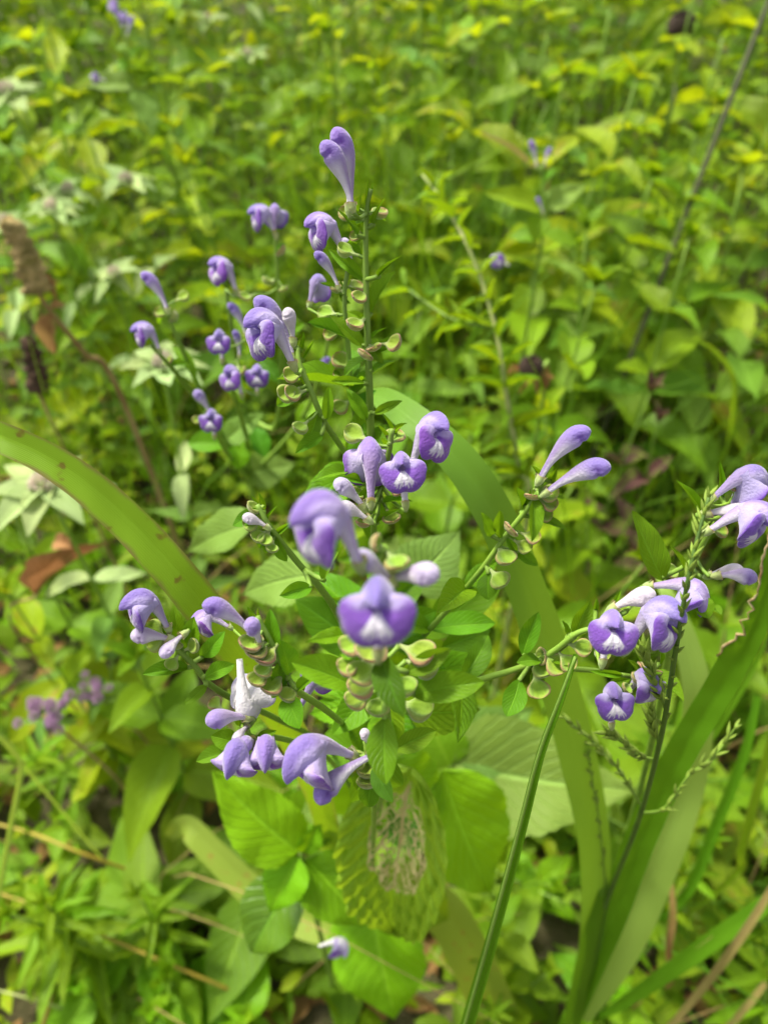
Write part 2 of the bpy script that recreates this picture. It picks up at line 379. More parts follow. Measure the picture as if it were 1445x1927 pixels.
# ------------------------------------------------------------------ skullcap flower meshes (metres, base at origin, tube up +Z, face +X)
V_HOOD = srgb(138, 118, 190); V_LIP = srgb(126, 80, 178); V_DEEP = srgb(104, 58, 160)
V_PALE = srgb(184, 172, 216); V_WHITE = (0.68, 0.67, 0.72); V_TUBE = srgb(176, 160, 200); V_GREY = srgb(150, 132, 178)
def lerp(a, b, t):
    t = max(0, min(1, t)); return tuple(x+(y-x)*t for x, y in zip(a, b))
def sm(a, b, x):
    t = max(0, min(1, (x-a)/(b-a))); return t*t*(3-2*t)
MM = 0.001
def corolla_mesh(seed, white=False, lift=0.0, openness=1.0):
    r = random.Random(seed)
    l = lift
    # dorsal line (x,z), half width, depth, arc fraction a
    st = [(-0.8, 0, 0.85, 1.6, 1), (-0.9, 3, 0.95, 1.9, 1), (-1.2, 6, 1.25, 2.6, 1), (-1.6, 9, 1.8, 3.9, 1), (-1.7, 11.5, 2.4, 5.4, 1),
          (-1.4, 13.4, 3.0, 6.4, 0.86), (-0.6, 15.2+l*.3, 3.3, 6.2, 0.74), (1.0, 16.7+l*.6, 3.35, 5.6, 0.66), (3.4, 17.5+l, 3.2, 4.9, 0.62),
          (5.9, 17.4+l, 2.85, 4.2, 0.58), (8.2, 16.5+l, 2.3, 3.4, 0.56), (9.8, 15.2+l, 1.45, 2.2, 0.55), (10.4, 14.3+l, 0.5, 0.8, 0.55)]
    S = catmull(st, 34); m = 25; V, C = [], []
    for i, s in enumerate(S):
        n0, n1 = S[max(i-1, 0)], S[min(i+1, len(S)-1)]
        tx, tz = n1[0]-n0[0], n1[1]-n0[1]; ln = math.hypot(tx, tz); tx /= ln; tz /= ln
        nx, nz = tz, -tx                                  # inward (towards the ventral side)
        w, dp, a = s[2], s[3], min(1, s[4]); t = i/(len(S)-1)
        for j in range(m):
            q = -1+2*j/(m-1); an = q*math.pi*a
            lat = w*math.sin(an) if a > .99 else w*math.sin(min(abs(an), math.pi/2*1.02))*(1 if q > 0 else -1)
            if a < .99: lat = w*(math.sin(an)*(a-.5)*2*1.0 + (1-(a-.5)*2)*lat/w) if abs(an) > math.pi/2 else w*math.sin(an)
            aq_ = abs(q); dr = dp*(1-math.cos(an))/(1-math.cos(math.pi*a))
            ridge = 0.55*sm(.42, .65, t)*(1-.6*sm(.85, 1, t))*math.exp(-(q*4.2)**2) - 0.25*sm(.5, .65, t)*(1-sm(.85, .95, t))*math.exp(-((aq_-.45)/.16)**2)
            x = s[0]+nx*dr - nx*ridge; z = s[1]+nz*dr - nz*ridge; y = lat + 0.06*noise.noise((x*.6, z*.6, seed))
            V.append((x*MM, y*MM, z*MM))
            aq = abs(q)
            if white:
                c = lerp((0.78, 0.77, 0.78), V_PALE, sm(.5, .9, t))
            else:
                tube = lerp(lerp(V_GREY, V_TUBE, sm(.1, .5, aq)), V_WHITE, sm(.35, .8, aq))
                hood = lerp(V_HOOD, V_PALE, 0.9*sm(.30, .55, aq)*(1-sm(.72, .9, t)))
                hood = lerp(hood, V_DEEP, 0.35*sm(.88, 1, t))
                c = lerp(tube, hood, sm(.34, .58, t))
            C.append(c)
    return mesh_from('corolla', V, grid_faces(len(S), m), M['petal'], cols=C)
def lip_mesh(seed, white=False, droop=0.0, wide=1.0):
    r = random.Random(seed+50); nth, nr = 73, 31; V, C = [], []
    O = np.array([1.6, 12.3]); th_max = math.radians(148)
    phs = r.uniform(0, 6)
    for i in range(nth):
        th = -th_max + 2*th_max*i/(nth-1); ad = abs(math.degrees(th))
        low = 1-sm(30, 118, ad); top = sm(95, 148, ad)
        path_low = [(2.3, -2.5), (3.2, 0.6), (4.6, 3.0), (6.1, 4.8), (7.5, 5.9-.5*droop), (6.4, 6.7), (4.7, 7.2), (3.0, 7.2), (1.6, 6.4), (0.8, 4.5)]
        path_side = [(2.4, -2.5), (3.2, 0.2), (4.3, 2.4), (5.4, 3.9), (6.5, 4.5), (5.8, 5.3), (4.5, 5.9), (3.1, 6.0), (1.9, 5.4), (1.0, 4.2)]
        path_top = [(2.4, -2.0), (2.7, 0.4), (2.9, 2.0), (3.0, 3.4), (2.9, 4.5), (2.5, 5.2), (2.0, 5.4), (1.6, 5.2), (1.2, 4.6), (0.8, 3.8)]
        side = max(0, 1-low-top); tot = low+side+top; low, side, top = low/tot, side/tot, top/tot
        pts = [(a[0]*low+b[0]*side+c[0]*top, a[1]*low+b[1]*side+c[1]*top) for a, b, c in zip(path_low, path_side, path_top)]
        pp = catmull(pts, nr)
        notch = 1-0.09*math.exp(-(ad/9)**2) + 0.05*math.exp(-((ad-28)/14)**2) - 0.06*math.exp(-((ad-70)/10)**2)
        for k, (rr, ff) in enumerate(pp):
            t = k/(nr-1)
            nf = math.exp(-((t-.45)/.2)**2)
            rr = rr*(1+(notch-1)*nf) + 0.14*nf*math.sin(th*5+phs)
            fl = math.exp(-((t-.45)/.07)**2)                      # the thin rim
            ff2 = ff + 0.35*fl*math.sin(th*4+phs*2) + .25*math.exp(-((ad-18)/9)**2)*sm(.55, .75, t); rr2 = rr
            x = O[0]+ff2; z = O[1]-rr2*math.cos(th); y = rr2*math.sin(th)*wide
            V.append((x*MM, y*MM, z*MM))
            if white: c = lerp((0.7, 0.69, 0.72), V_PALE, sm(.3, .5, t))
            else:
                outer = lerp(V_PALE, V_LIP, sm(.22, .44, t))
                c = lerp(outer, V_LIP, sm(.4, .5, t))
                c = lerp(c, V_PALE, .92*sm(92, 122, ad+14*sm(.55, .8, t)))
                c = lerp(c, V_DEEP, 0.5*fl*(1-sm(60, 95, ad)))
                c = lerp(c, V_DEEP, .22*math.exp(-((th*12+1.2*math.sin(th*3)) % 1.0-.5)**2/.02)*sm(.4, .55, t)*(1-sm(70, 100, ad)))
                jag = 0.035*math.sin(ad*.8+phs) + 0.03*math.sin(ad*2.0)
                wm = (1-sm(34, 38, ad))*sm(.615+jag, .64+jag, t)*(1-.85*math.exp(-(ad/3)**2)*(1-sm(.68, .8, t)))
                wm *= 1-.8*math.exp(-((ad-18)/3)**2)*(1-sm(.64, .70, t))
                c = lerp(c, V_WHITE, wm)
            C.append(c)
    return mesh_from('lower_lip', V, grid_faces(nth, nr), M['petal'], cols=C)
def bud_mesh(seed, length=20.0, fat=1.0, tip=V_HOOD, white=0.0):
    """closed corolla: a slim tube swelling into a folded, forward-nodding club"""
    k = length/20.0
    st = [(0, 0, .8), (-.2, 3, .9), (-.2, 6, 1.1), (.1, 9, 1.6), (.7, 12, 2.4), (1.5, 14.6, 3.0), (2.6, 16.8, 3.15), (4.0, 18.4, 2.5), (5.0, 19.2, 1.4), (5.5, 19.5, 0.15)]
    S = catmull(st, 24); m = 20; V, C = [], []
    for i, s in enumerate(S):
        n0, n1 = S[max(i-1, 0)], S[min(i+1, len(S)-1)]
        tx, tz = n1[0]-n0[0], n1[1]-n0[1]; ln = math.hypot(tx, tz); tx /= ln; tz /= ln
        t = i/(len(S)-1)
        for j in range(m):
            an = 2*math.pi*j/m; ca, sa = math.cos(an), math.sin(an)      # ca>0: ventral/front
            rr = s[2]*fat
            cre = math.exp(-((t-.70)/.05)**2)*sm(.0, .6, ca) + .7*math.exp(-((abs(sa)-.75)/.14)**2)*sm(.45, .6, t)*sm(-.1, .3, ca)*(1-sm(.85, .95, t))
            rr *= 1-0.20*cre
            x = s[0]+tz*ca*rr*1.05; z = s[1]-tx*ca*rr; y = sa*rr*0.86
            V.append((x*k*MM, y*k*MM, z*k*MM))
            c = lerp(lerp(V_GREY, V_WHITE, sm(-.2, .9, ca)), tip, sm(.42, .68, t))
            c = lerp(c, V_PALE, .55*sm(.4, .9, ca)*sm(.5, .6, t)*(1-sm(.66, .72, t)))
            c = lerp(c, V_DEEP, 0.5*cre); c = lerp(c, (0.60, 0.57, 0.58), white); C.append(c)
    return mesh_from('corolla', V, grid_faces(len(S), m, True), M['petal'], cols=C)
G_CAL = srgb(138, 170, 52); G_CALP = srgb(166, 184, 112); PINK = srgb(184, 122, 112); G_DK = srgb(120, 150, 60)
def cup_mesh(seed, pink=1.0, puff=1.0):
    """ripe skullcap calyx: funnel from the pedicel into a rounded dish with raised rim; +Y outwards, +Z dish side"""
    r = random.Random(seed); nu, nv_ = 15, 18; V, C, Fc = [], [], []
    prof = [(0, .45), (.8, .5), (1.6, .75), (2.4, 1.5), (3.1, 2.35), (3.9, 2.95), (4.8, 3.15), (5.7, 2.9), (6.4, 2.2), (6.8, 1.2), (6.95, .15)]
    S = catmull(prof, nu)
    for side in (1, -1):
        for (yy, hw) in S:
            for j in range(nv_):
                s = -1+2*j/(nv_-1); e = 1-s*s
                body = sm(1.5, 3.2, yy)
                edge = min(1, hw/3.0)
                if side > 0: z = 0.45*math.sqrt(max(e, 0))*(1-body) + body*(0.55*math.sin(math.pi*min(1, (1-abs(s))*2.2)) - 0.75*sm(.35, 1, 1-abs(s))*edge) + 0.8*body
                else: z = -0.45*math.sqrt(max(e, 0))*(1-body) + body*(0.8 - (0.35+2.0*puff*edge)*e**0.55)
                z += -0.05*yy + 0.03*yy*yy*0.9*(1 if side > 0 else .8)
                V.append((s*hw*MM, yy*MM, z*MM))
                rim = sm(.72, .98, abs(s))*body + sm(5.7, 6.8, yy)
                c = lerp(G_CALP, G_CAL, body*(.8 if side > 0 else .45)); c = lerp(c, PINK, 0.8*pink*min(1, rim)*(1 if side > 0 else .6))
                if side > 0: c = lerp(c, srgb(140, 176, 30), 0.7*body*(1-sm(.4, .75, abs(s))))
                C.append(c)
    n = len(S)*nv_
    Fc = grid_faces(len(S), nv_) + [tuple(reversed(f)) for f in grid_faces(len(S), nv_, off=n)]
    return mesh_from('seed_calyx', V, Fc, M['calyx'], cols=C)
def bell_mesh(seed):
    """calyx of an open flower: short two-lipped bell with the small shield on its back (-X)"""
    V, C, m = [], [], 14
    st = [(-1.6, .45), (-.9, .9), (0, 1.35), (1, 1.55), (2, 1.6), (2.7, 1.75)]
    for z, rr in st:
        for j in range(m):
            an = 2*math.pi*j/m; k = 1.15 if math.cos(an) < -.3 else 1
            V.append((math.cos(an)*rr*k*MM, math.sin(an)*rr*MM, (z+(.35*math.cos(2*an) if z > 2.5 else 0))*MM))
            C.append(lerp(G_CALP, PINK, .5*sm(1.8, 2.7, z)))
    Fc = grid_faces(len(st), m, True)
    off = len(V); ns = 7
    for i in range(ns):
        for j in range(ns):
            a, b = -1+2*i/(ns-1), -1+2*j/(ns-1); d = math.sqrt(max(0, 1-b*b*.9))
            V.append(((-1.3-1.3*(i/(ns-1))*d)*MM, b*1.5*MM, (1.2+1.6*(i/(ns-1))*d-.3*b*b)*MM)); C.append(lerp(G_CAL, PINK, .6*(i/(ns-1))))
    Fc += grid_faces(ns, ns, off=off)
    return mesh_from('calyx', V, Fc, M['calyx'], cols=C)
COR = [corolla_mesh(i, lift=(-.6, 0, .5, -.2, .8)[i]) for i in range(5)]
LIP = [lip_mesh(i, droop=(0, .8, .3, 1.2, -.3)[i], wide=(1, 1.06, .96, 1.02, .93)[i]) for i in range(5)]
COR_W, LIP_W = corolla_mesh(7, white=True), lip_mesh(7, white=True)
CLUB = [bud_mesh(i, 20, (1, .92, 1.06)[i]) for i in range(3)]
BUD = [bud_mesh(10+i, 10, (1.5, 1.4)[i], tip=V_PALE, white=(.75, .35)[i]) for i in range(2)]
BUDP = [bud_mesh(20, 11, 1.45, tip=V_HOOD, white=.15)]
CUP = [cup_mesh(i, (1, .7, .3, .9)[i], (1, .8, 1.2, .6)[i]) for i in range(4)]
BELL = bell_mesh(0)

class Skullcap:
    """one plant: parts are stems, leaves, seed calyces, buds and flowers"""
    def __init__(self, base, label, group=None):
        self.r = root('skullcap_plant', base, label, 'plant', group); self.o = Vector(base); self.stem_pts = []
    def loc(self, p): return Vector(p)-self.o
    def stem(self, pts, r0=0.0007, r1=0.0011, name='stem', n=None, mat='stem'):
        W_ = [P(*p) if not isinstance(p, Vector) else p for p in pts]
        S = [Vector(s) for s in catmull(W_, n or max(14, 5*len(W_)))]
        N_ = len(S); rad = [r0+(r1-r0)*(i/(N_-1))**1.25 for i in range(N_)]
        V, Fc, UVs = tube_geo([self.loc(s) for s in S], rad, 8)
        new_obj(name, mesh_from(name, V, Fc, M[mat], UVs), self.r)
        self.stem_pts += S; return S
    def near(self, p, S):
        return min(S, key=lambda s: (s-p).length_squared)
    def pedicel(self, part, p_world, S, part_mw_inv, r=0.00055, name='pedicel', bend=None):
        q = self.near(p_world, S)
        d = (q-p_world)
        mid = p_world+d*0.5+Vector((0, 0, -0.12*d.length))
        pts = [part_mw_inv @ Vector(s) for s in catmull([p_world, mid, q], 6)]
        V, Fc, UVs = tube_geo(pts, [r*1.3, r, r, r, r, r*1.2], 6)
        new_obj(name, mesh_from(name, V, Fc, M['stem'], UVs), part)
    def flower(self, S, center, d, axis, face, kind='open', scale=1.0, anchor=None, idx=None, calyx=True, label=None, ped=True):
        """center: pixel of the anchor point; axis / face: camera-space directions"""
        if kind == 'open': scale *= .86
        A = cdir(*axis); Fv = cdir(*face)
        Z = A; X = Fv-Z*Fv.dot(Z)
        X.normalize(); Y = Z.cross(X)
        R = Matrix((X, Y, Z)).transposed()
        if anchor is None: anchor = {'open': (6, 0, 12.5), 'white': (3, 0, 10), 'club': (1.5, 0, 13), 'bud': (1, 0, 6.5), 'budp': (1, 0, 7)}[kind]
        a = Vector(anchor)*MM*scale
        basep = P(center[0], center[1], d) - R @ a
        k = RNG.randrange(5) if idx is None else idx
        me = {'open': COR[k % 5], 'white': COR_W, 'club': CLUB[k % 3], 'bud': BUD[k % 2], 'budp': BUDP[0]}[kind]
        nm = 'flower' if kind in ('open', 'white') else 'flower_bud'
        o = new_obj(nm, me, self.r, label)
        ml = R.to_4x4(); ml.translation = self.loc(basep)
        set_m(o, ml @ Matrix.Scale(scale, 4))
        if kind == 'open': new_obj('lower_lip', LIP[(k*2+1) % 5], o)
        if kind == 'white': new_obj('lower_lip', LIP_W, o)
        mw = Matrix.Translation(self.o) @ get_m(o)
        if calyx:
            c = new_obj('calyx', BELL, o)
            k_ = .78 if kind in ('open', 'white', 'club') else .72
            c.scale = (k_, k_, k_)
        if ped and S is not None:
            self.pedicel(o, mw @ Vector((0, 0, -0.0012)), S, mw.inverted())
        return o
    def cup(self, S, c, d, size=1.0, nrm=None, dirv=None, idx=None):
        p = P(c[0], c[1], d); q = self.near(p, S)
        out = (p-q) if dirv is None else cdir(*dirv)
        if out.length < 0.002: out = out + cdir(U(-1, 1), U(-.5, .5), .6)*0.003
        out.normalize()
        nn = nrm if nrm is not None else (-FWD*0.55+Vector((0, 0, 1))*0.8+Vector((U(-.3, .3), U(-.3, .3), 0)))
        if not isinstance(nn, Vector): nn = cdir(*nn)
        sz = size*U(.72, 1.06)
        if RNG.random() < .5:
            bd = (out+FWD*.6+Vector((U(-.5, .5), U(-.5, .5), U(-.7, -.1)))).normalized()*U(.006, .013)
            put_leaf(self.r, q, q+bd, bd.length*U(.32, .45), 'leaf')
        base = p - out*4.3*MM*sz
        o = new_obj('seed_calyx', CUP[RNG.randrange(4) if idx is None else idx], self.r)
        m = frame(self.loc(base), out, nn); set_m(o, m @ Matrix.Scale(sz, 4))
        mw = Matrix.Translation(self.o) @ get_m(o)
        if (base-q).length > 0.0008: self.pedicel(o, base, S, mw.inverted(), r=0.0005)
        return o
    def leaf(self, b, t, wpx, d, d2=None, key='leaf', nrm=None, stick=None):
        d2 = d2 or d; p0 = P(b[0], b[1], d); p1 = P(t[0], t[1], d2)
        w = wpx*(d+d2)/2/F
        if stick is not None:
            q = self.near(p0, stick)
            if 0.0005 < (q-p0).length < 0.02:
                V, Fc, UVs = tube_geo([self.loc(x) for x in catmull([q, (q+p0)/2, p0+(p1-p0)*.05], 5)], [.0007]*5, 6)
        n = None if nrm is None else (nrm if isinstance(nrm, Vector) else cdir(*nrm))
        o = put_leaf(self.r, p0, p1, w, key, n)
        if stick is not None and 0.0005 < (q-p0).length < 0.02:
            mi = get_m(o).inverted()
            new_obj('petiole', mesh_from('petiole', [mi @ v for v in V], Fc, M['stem'], UVs), o)
        return o

# ------------------------------------------------------------------ the skullcap in focus
def ground_under(u, v):
    ray = (P(u, v, 1)-CAM); k = -H/ray.z; p = CAM+ray*k; return Vector((p.x, p.y, 0.0))
base = ground_under(704, 1800)
A = Skullcap(base, 'tall branching skullcap with violet two-lipped flowers, sharp in focus beside broad grass blades')
main = A.stem([(698, 356, .213), (690, 400, .216), (688, 500, .222), (692, 640, .23), (697, 790, .242), (700, 940, .265), (701, 1100, .305), (702, 1250, .355),
               (701, 1450, .43), (701, 1640, .53), base+Vector((0, 0, -.01))], 0.0006, 0.0026, n=60)
def main_at(v):
    # point of the main stem that shows at photo row v
    def row(p):
        q = p-CAM; return CY - F*q.dot(UP)/q.dot(FWD)
    return min(main, key=lambda p: abs(row(p)-v))
S = {}
S[2] = A.stem([(560, 655, .218), (564, 685, .218), (585, 735, .22), (610, 793, .225), (650, 853, .24), (686, 915, .262), main_at(990)])
S[3] = A.stem([(656, 500, .238), (648, 560, .24), (655, 650, .246), (664, 760, .256), (684, 890, .28), main_at(1040)])
S[4] = A.stem([(738, 808, .2), (730, 860, .204), (712, 940, .212), (703, 1000, .23), main_at(1130)])
S[5] = A.stem([(722, 1030, .142), (716, 1120, .150), (716, 1220, .162), (722, 1300, .178), (728, 1370, .2), (725, 1450, .25), main_at(1560)], .0009, .0015)
S[6] = A.stem([(484, 950, .198), (508, 992, .2), (560, 1058, .21), (604, 1108, .22), (645, 1175, .25), main_at(1290)], .0007, .0013)
S[7] = A.stem([(1030, 880, .212), (1002, 942, .214), (950, 1010, .22), (905, 1073, .228), (850, 1138, .245), (790, 1205, .275), main_at(1310)])
gE = ground_under(1120, 1790)
E = Skullcap(gE, 'skullcap stem rising behind the dark grass stalk, with pale violet flowers at its tip')
S[8] = E.stem([(1398, 908, .212), (1372, 948, .216), (1328, 1012, .222), (1288, 1100, .238), (1262, 1200, .262), (1240, 1330, .31), (1205, 1480, .40), (1160, 1640, .53), gE+Vector((0, 0, -.01))], .0006, .002, n=50)
S[9] = A.stem([(1178, 1150, .2), (1130, 1178, .203), (1085, 1192, .206), (1040, 1226, .212), (985, 1254, .22), (900, 1280, .235), (800, 1310, .27), main_at(1400)])
S[11] = A.stem([(1232, 1256, .226), (1195, 1274, .234), (1120, 1262, .24), (1030, 1250, .232), Vector(S[9][12])])
S[12] = A.stem([(312, 1198, .198), (338, 1225, .2), (368, 1254, .204), (393, 1286, .208), (440, 1316, .22), (520, 1352, .25), (620, 1410, .33), main_at(1500)])
S[13] = A.stem([(484, 1160, .19), (508, 1205, .192), (534, 1255, .196), (556, 1296, .202), (625, 1345, .235), main_at(1410)])
S[14] = A.stem([(464, 1372, .2), (478, 1388, .203), (540, 1392, .225), (620, 1430, .3), main_at(1530)])
S[15] = A.stem([(688, 1395, .19), (692, 1425, .192), (698, 1470, .205), (704, 1530, .26), main_at(1640)])

# spike on the main stem
A.flower(main, (648, 300), .208, (-.02, 1, .12), (-.6, 0, .7), 'club', 1.04, idx=0)
A.flower(main, (634, 312), .203, (-.28, 1, .15), (-.75, -.1, .6), 'club', .88, idx=2)
for c in [(656, 406), (711, 404), (672, 446), (650, 474), (677, 560), (670, 612), (704, 657), (685, 672), (742, 648)]:
    A.cup(main, c, .219 + (c[1]-400)*.00003, .9 if c[1] < 500 else 1.1)
for b, t, w in [((687, 529), (620, 466), 24), ((697, 594), (735, 505), 32), ((684, 653), (621, 591), 30), ((680, 484), (654, 454), 16), ((684, 601), (656, 584), 15),
                ((700, 698), (737, 672), 20), ((688, 722), (625, 711), 16), ((703, 664), (757, 632), 22), ((704, 779), (756, 753), 19), ((690, 790), (655, 732), 26), ((696, 640), (722, 610), 10)]:
    A.leaf(b, t, w, .221+(b[1]-400)*.00004, .219+(t[1]-400)*.00004, 'leaf', stick=main)
for b, t, w in [((691, 398), (692, 333), 11), ((677, 398), (676, 360), 13), ((704, 424), (718, 368), 6), ((672, 445), (641, 388), 6), ((712, 522), (746, 477), 6), ((690, 380), (703, 345), 7)]:
    A.leaf(b, t, w, .217, .212, 'bractlet', stick=main)
# spike behind it
A.flower(S[3], (598, 432), .232, (-.42, .9, .1), (-.85, -.1, .45), 'open', .98, idx=2)
A.flower(S[3], (613, 498), .23, (-.4, .9, .1), (-.7, -.2, .6), 'club', .62, idx=1)
A.flower(S[3], (652, 470), .236, (-.2, 1, .1), (-.5, -.2, .8), 'bud', .9, idx=1)
A.flower(S[3], (604, 540), .26, (.2, 1, -.1), (.4, -.4, -.8), 'open', .8, idx=3)
for c in [(640, 546), (667, 542), (616, 591), (627, 628), (642, 682), (642, 767), (668, 819), (640, 705)]: A.cup(S[3], c, .243+(c[1]-540)*.00005, 1.05)
for b, t, w in [((652, 560), (612, 525), 10), ((650, 570), (640, 528), 12), ((655, 640), (580, 602), 26), ((662, 740), (700, 690), 24), ((664, 775), (700, 735), 28)]:
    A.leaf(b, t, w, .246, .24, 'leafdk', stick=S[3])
# left upper spike
A.flower(S[2], (490, 624), .203, (-.38, .88, .2), (-.7, -.12, .7), 'open', 1.12, idx=4)
A.flower(S[2], (515, 600), .222, (-.38, .95, 0), (-.7, 0, .5), 'club', 1.0, idx=0)
A.flower(S[2], (545, 605), .216, (-.1, 1, .1), (-.3, -.1, .9), 'bud', .95, idx=0)
for c in [(549, 708), (552, 742), (566, 806), (540, 742)]: A.cup(S[2], c, .218, 1.0)
for b, t, w in [((614, 790), (619, 728), 22), ((607, 819), (557, 848), 28), ((572, 700), (553, 652), 8), ((566, 660), (572, 625), 9), ((558, 655), (562, 628), 7), ((575, 735), (560, 690), 18), ((569, 680), (590, 640), 6)]:
    A.leaf(b, t, w, .222, .217, 'leaf', stick=S[2])
# cluster in the middle
A.flower(S[4], (697, 868), .2, (.0, 1, .05), (-.12, .35, -.9), 'open', 1.16, idx=1, anchor=(1, 0, 11.5))
A.flower(S[4], (757, 880), .194, (-.1, .97, .1), (.0, -.02, 1), 'open', .98, idx=0)
A.flower(S[4], (820, 818), .197, (.3, .9, .2), (.58, -.1, .78), 'open', 1.05, idx=4)
A.flower(S[4], (652, 924), .2, (-.6, .75, .15), (-.6, -.3, .7), 'bud', 1.05, idx=1)
A.flower(S[4], (660, 962), .198, (-.8, .55, .2), (-.4, -.5, .7), 'bud', .9, idx=0)
for c in [(673, 930), (736, 977), (750, 925), (667, 820), (684, 985), (741, 826)]: A.cup(S[4], c, .204, .95)
for b, t, w in [((656, 887), (600, 889), 28), ((685, 911), (654, 892), 20), ((718, 945), (773, 939), 15), ((708, 987), (739, 956), 11), ((735, 815), (731, 783), 9), ((746, 818), (751, 792), 9),
                ((684, 960), (682, 915), 18), ((735, 840), (715, 800), 8)]:
    A.leaf(b, t, w, .206, .2, 'leaf', stick=S[4])
# the near spike, out of focus
A.flower(S[5], (592, 992), .126, (-.3, .85, .35), (-.78, -.08, .62), 'open', 1.04, idx=4)
A.flower(S[5], (710, 1140), .124, (.0, .95, .2), (-.02, -.1, 1), 'open', 1.02, idx=0)
A.flower(S[5], (786, 1085), .138, (.85, .3, .4), (.4, -.6, .7), 'bud', 1.05, idx=1)
A.flower(S[5], (694, 1065), .136, (-.6, .6, .5), (-.4, -.5, .7), 'bud', 1.0, idx=1)
A.cup(S[5], (706, 1022), .14, .8); A.cup(S[5], (745, 1062), .139, .75)
for c, d in [((662, 1218), .158), ((702, 1226), .155), ((656, 1258), .163), ((684, 1270), .162), ((682, 1296), .168), ((672, 1320), .175), ((712, 1332), .174), ((788, 1336), .178), ((760, 1294), .17), ((790, 1232), .168), ((800, 1258), .172)]:
    A.cup(S[5], c, d, 1.12, nrm=(0, .75, .65), dirv=((c[0]-722)*.02, -.55, .35))
for b, t, w, d1, d2, key in [((668, 1292), (552, 1243), 62, .172, .166, 'leaf'), ((775, 1308), (912, 1283), 58, .172, .168, 'leaf'), ((716, 1232), (748, 1342), 56, .156, .148, 'leafdk'),
                        ((725, 1348), (723, 1476), 60, .172, .165, 'leaf'), ((742, 1412), (822, 1374), 42, .19, .19, 'leaf'), ((764, 1268), (849, 1221), 42, .166, .166, 'leaf'),
                        ((703, 1442), (739, 1510), 36, .185, .18, 'leafdk'), ((722, 1402), (695, 1540), 100, .21, .225, 'leaf')]:
    A.leaf(b, t, w, d1, d2, key, stick=S[5])
# small spike of green buds on the left
for c in [(478, 957), (474, 985), (500, 1015), (487, 1010), (512, 1032)]: A.cup(S[6], c, .199, .75, idx=2)
A.flower(S[6], (476, 980), .197, (-.8, .5, .2), (-.3, -.5, .8), 'bud', .7, idx=0)
for b, t, w in [((497, 963), (492, 933), 9), ((490, 960), (479, 938), 8), ((500, 985), (512, 955), 8), ((587, 1105), (528, 1120), 32), ((520, 1005), (545, 985), 12), ((610, 1095), (620, 1040), 26)]:
    A.leaf(b, t, w, .205, .2, 'leaf', stick=S[6])
# right spike with two clubs
A.flower(S[7], (1066, 838), .207, (.5, .85, .1), (.75, -.5, .5), 'club', .95, idx=1)
A.flower(S[7], (1098, 890), .207, (.78, .55, .15), (.5, -.7, .6), 'club', .92, idx=0)
for c in [(1000, 938), (1030, 948), (1024, 969), (957, 999), (1000, 1012), (985, 1029), (949, 1050), (940, 1092), (1030, 930)]: A.cup(S[7], c, .213+(c[1]-930)*.00006, 1.0)
for b, t, w in [((981, 965), (977, 918), 19), ((1002, 972), (1070, 995), 21), ((926, 1010), (906, 965), 25), ((941, 1014), (940, 961), 21), ((972, 1040), (1013, 1061), 23), ((919, 1078), (918, 1130), 40),
                ((1013, 905), (1008, 876), 9), ((1035, 905), (1046, 885), 14), ((1040, 932), (1062, 938), 10), ((985, 950), (1000, 930), 12)]:
    A.leaf(b, t, w, .216+(b[1]-930)*.00006, .212+(t[1]-930)*.00006, 'leaf', stick=S[7])
# far right spike
E.flower(S[8], (1408, 902), .21, (.75, .65, .05), (.6, -.7, -.25), 'open', 1.05, idx=2, anchor=(3, 0, 13))
E.flower(S[8], (1420, 966), .206, (.8, .55, .15), (.65, -.4, .55), 'open', 1.1, idx=4, anchor=(3, 0, 14))
E.flower(S[8], (1378, 966), .21, (.95, .15, .2), (.2, -.7, .6), 'bud', 1.15, idx=0)
for c in [(1376, 914), (1399, 917), (1352, 1000), (1262, 1076)]: E.cup(S[8], c, .213+(c[1]-914)*.0001, .95)
for b, t, w in [((1247, 1093), (1192, 961), 58), ((1315, 978), (1300, 906), 19), ((1357, 935), (1357, 875), 13), ((1385, 938), (1417, 930), 14), ((1290, 1075), (1262, 1025), 14), ((1390, 905), (1412, 890), 14)]:
    E.leaf(b, t, w, .222, .214, 'leaf', stick=S[8])
# right middle spike
A.flower(S[9], (1154, 1182), .187, (.12, .97, .1), (-.05, -.02, 1), 'open', 1.0, idx=0)
A.flower(S[9], (1254, 1172), .189, (.4, .88, .2), (.62, -.12, .75), 'open', 1.12, idx=4)
A.flower(S[9], (1200, 1129), .198, (.8, .5, .2), (.3, -.7, .6), 'bud', 1.15, idx=0)
A.flower(S[9], (1286, 1103), .214, (.98, .1, .05), (.25, -.9, .2), 'open', 1.08, idx=3, anchor=(1, 0, 11))
E.flower(S[8], (1392, 1086), .222, (.95, .1, .1), (.2, -.8, .5), 'budp', 1.0)
E.flower(S[8], (1372, 1078), .226, (.9, .3, .1), (.2, -.8, .5), 'bud', 1.0, idx=0)
for c in [(1092, 1220), (1020, 1236), (1021, 1258), (1131, 1224), (1066, 1246), (1012, 1296), (1045, 1250)]: A.cup(S[9], c, .206+(1130-c[0])*.00008, 1.08)
for b, t, w in [((983, 1233), (1013, 1152), 36), ((1017, 1244), (977, 1240), 27), ((1040, 1244), (1071, 1248), 25), ((977, 1278), (953, 1349), 46), ((1081, 1199), (1111, 1131), 40), ((1070, 1195), (1058, 1168), 14),
                ((1150, 1140), (1168, 1112), 9), ((1315, 1123), (1334, 1162), 40), ((1340, 1140), (1357, 1152), 20), ((1120, 1150), (1122, 1125), 10)]:
    A.leaf(b, t, w, .213, .21, 'leaf', stick=S[9])
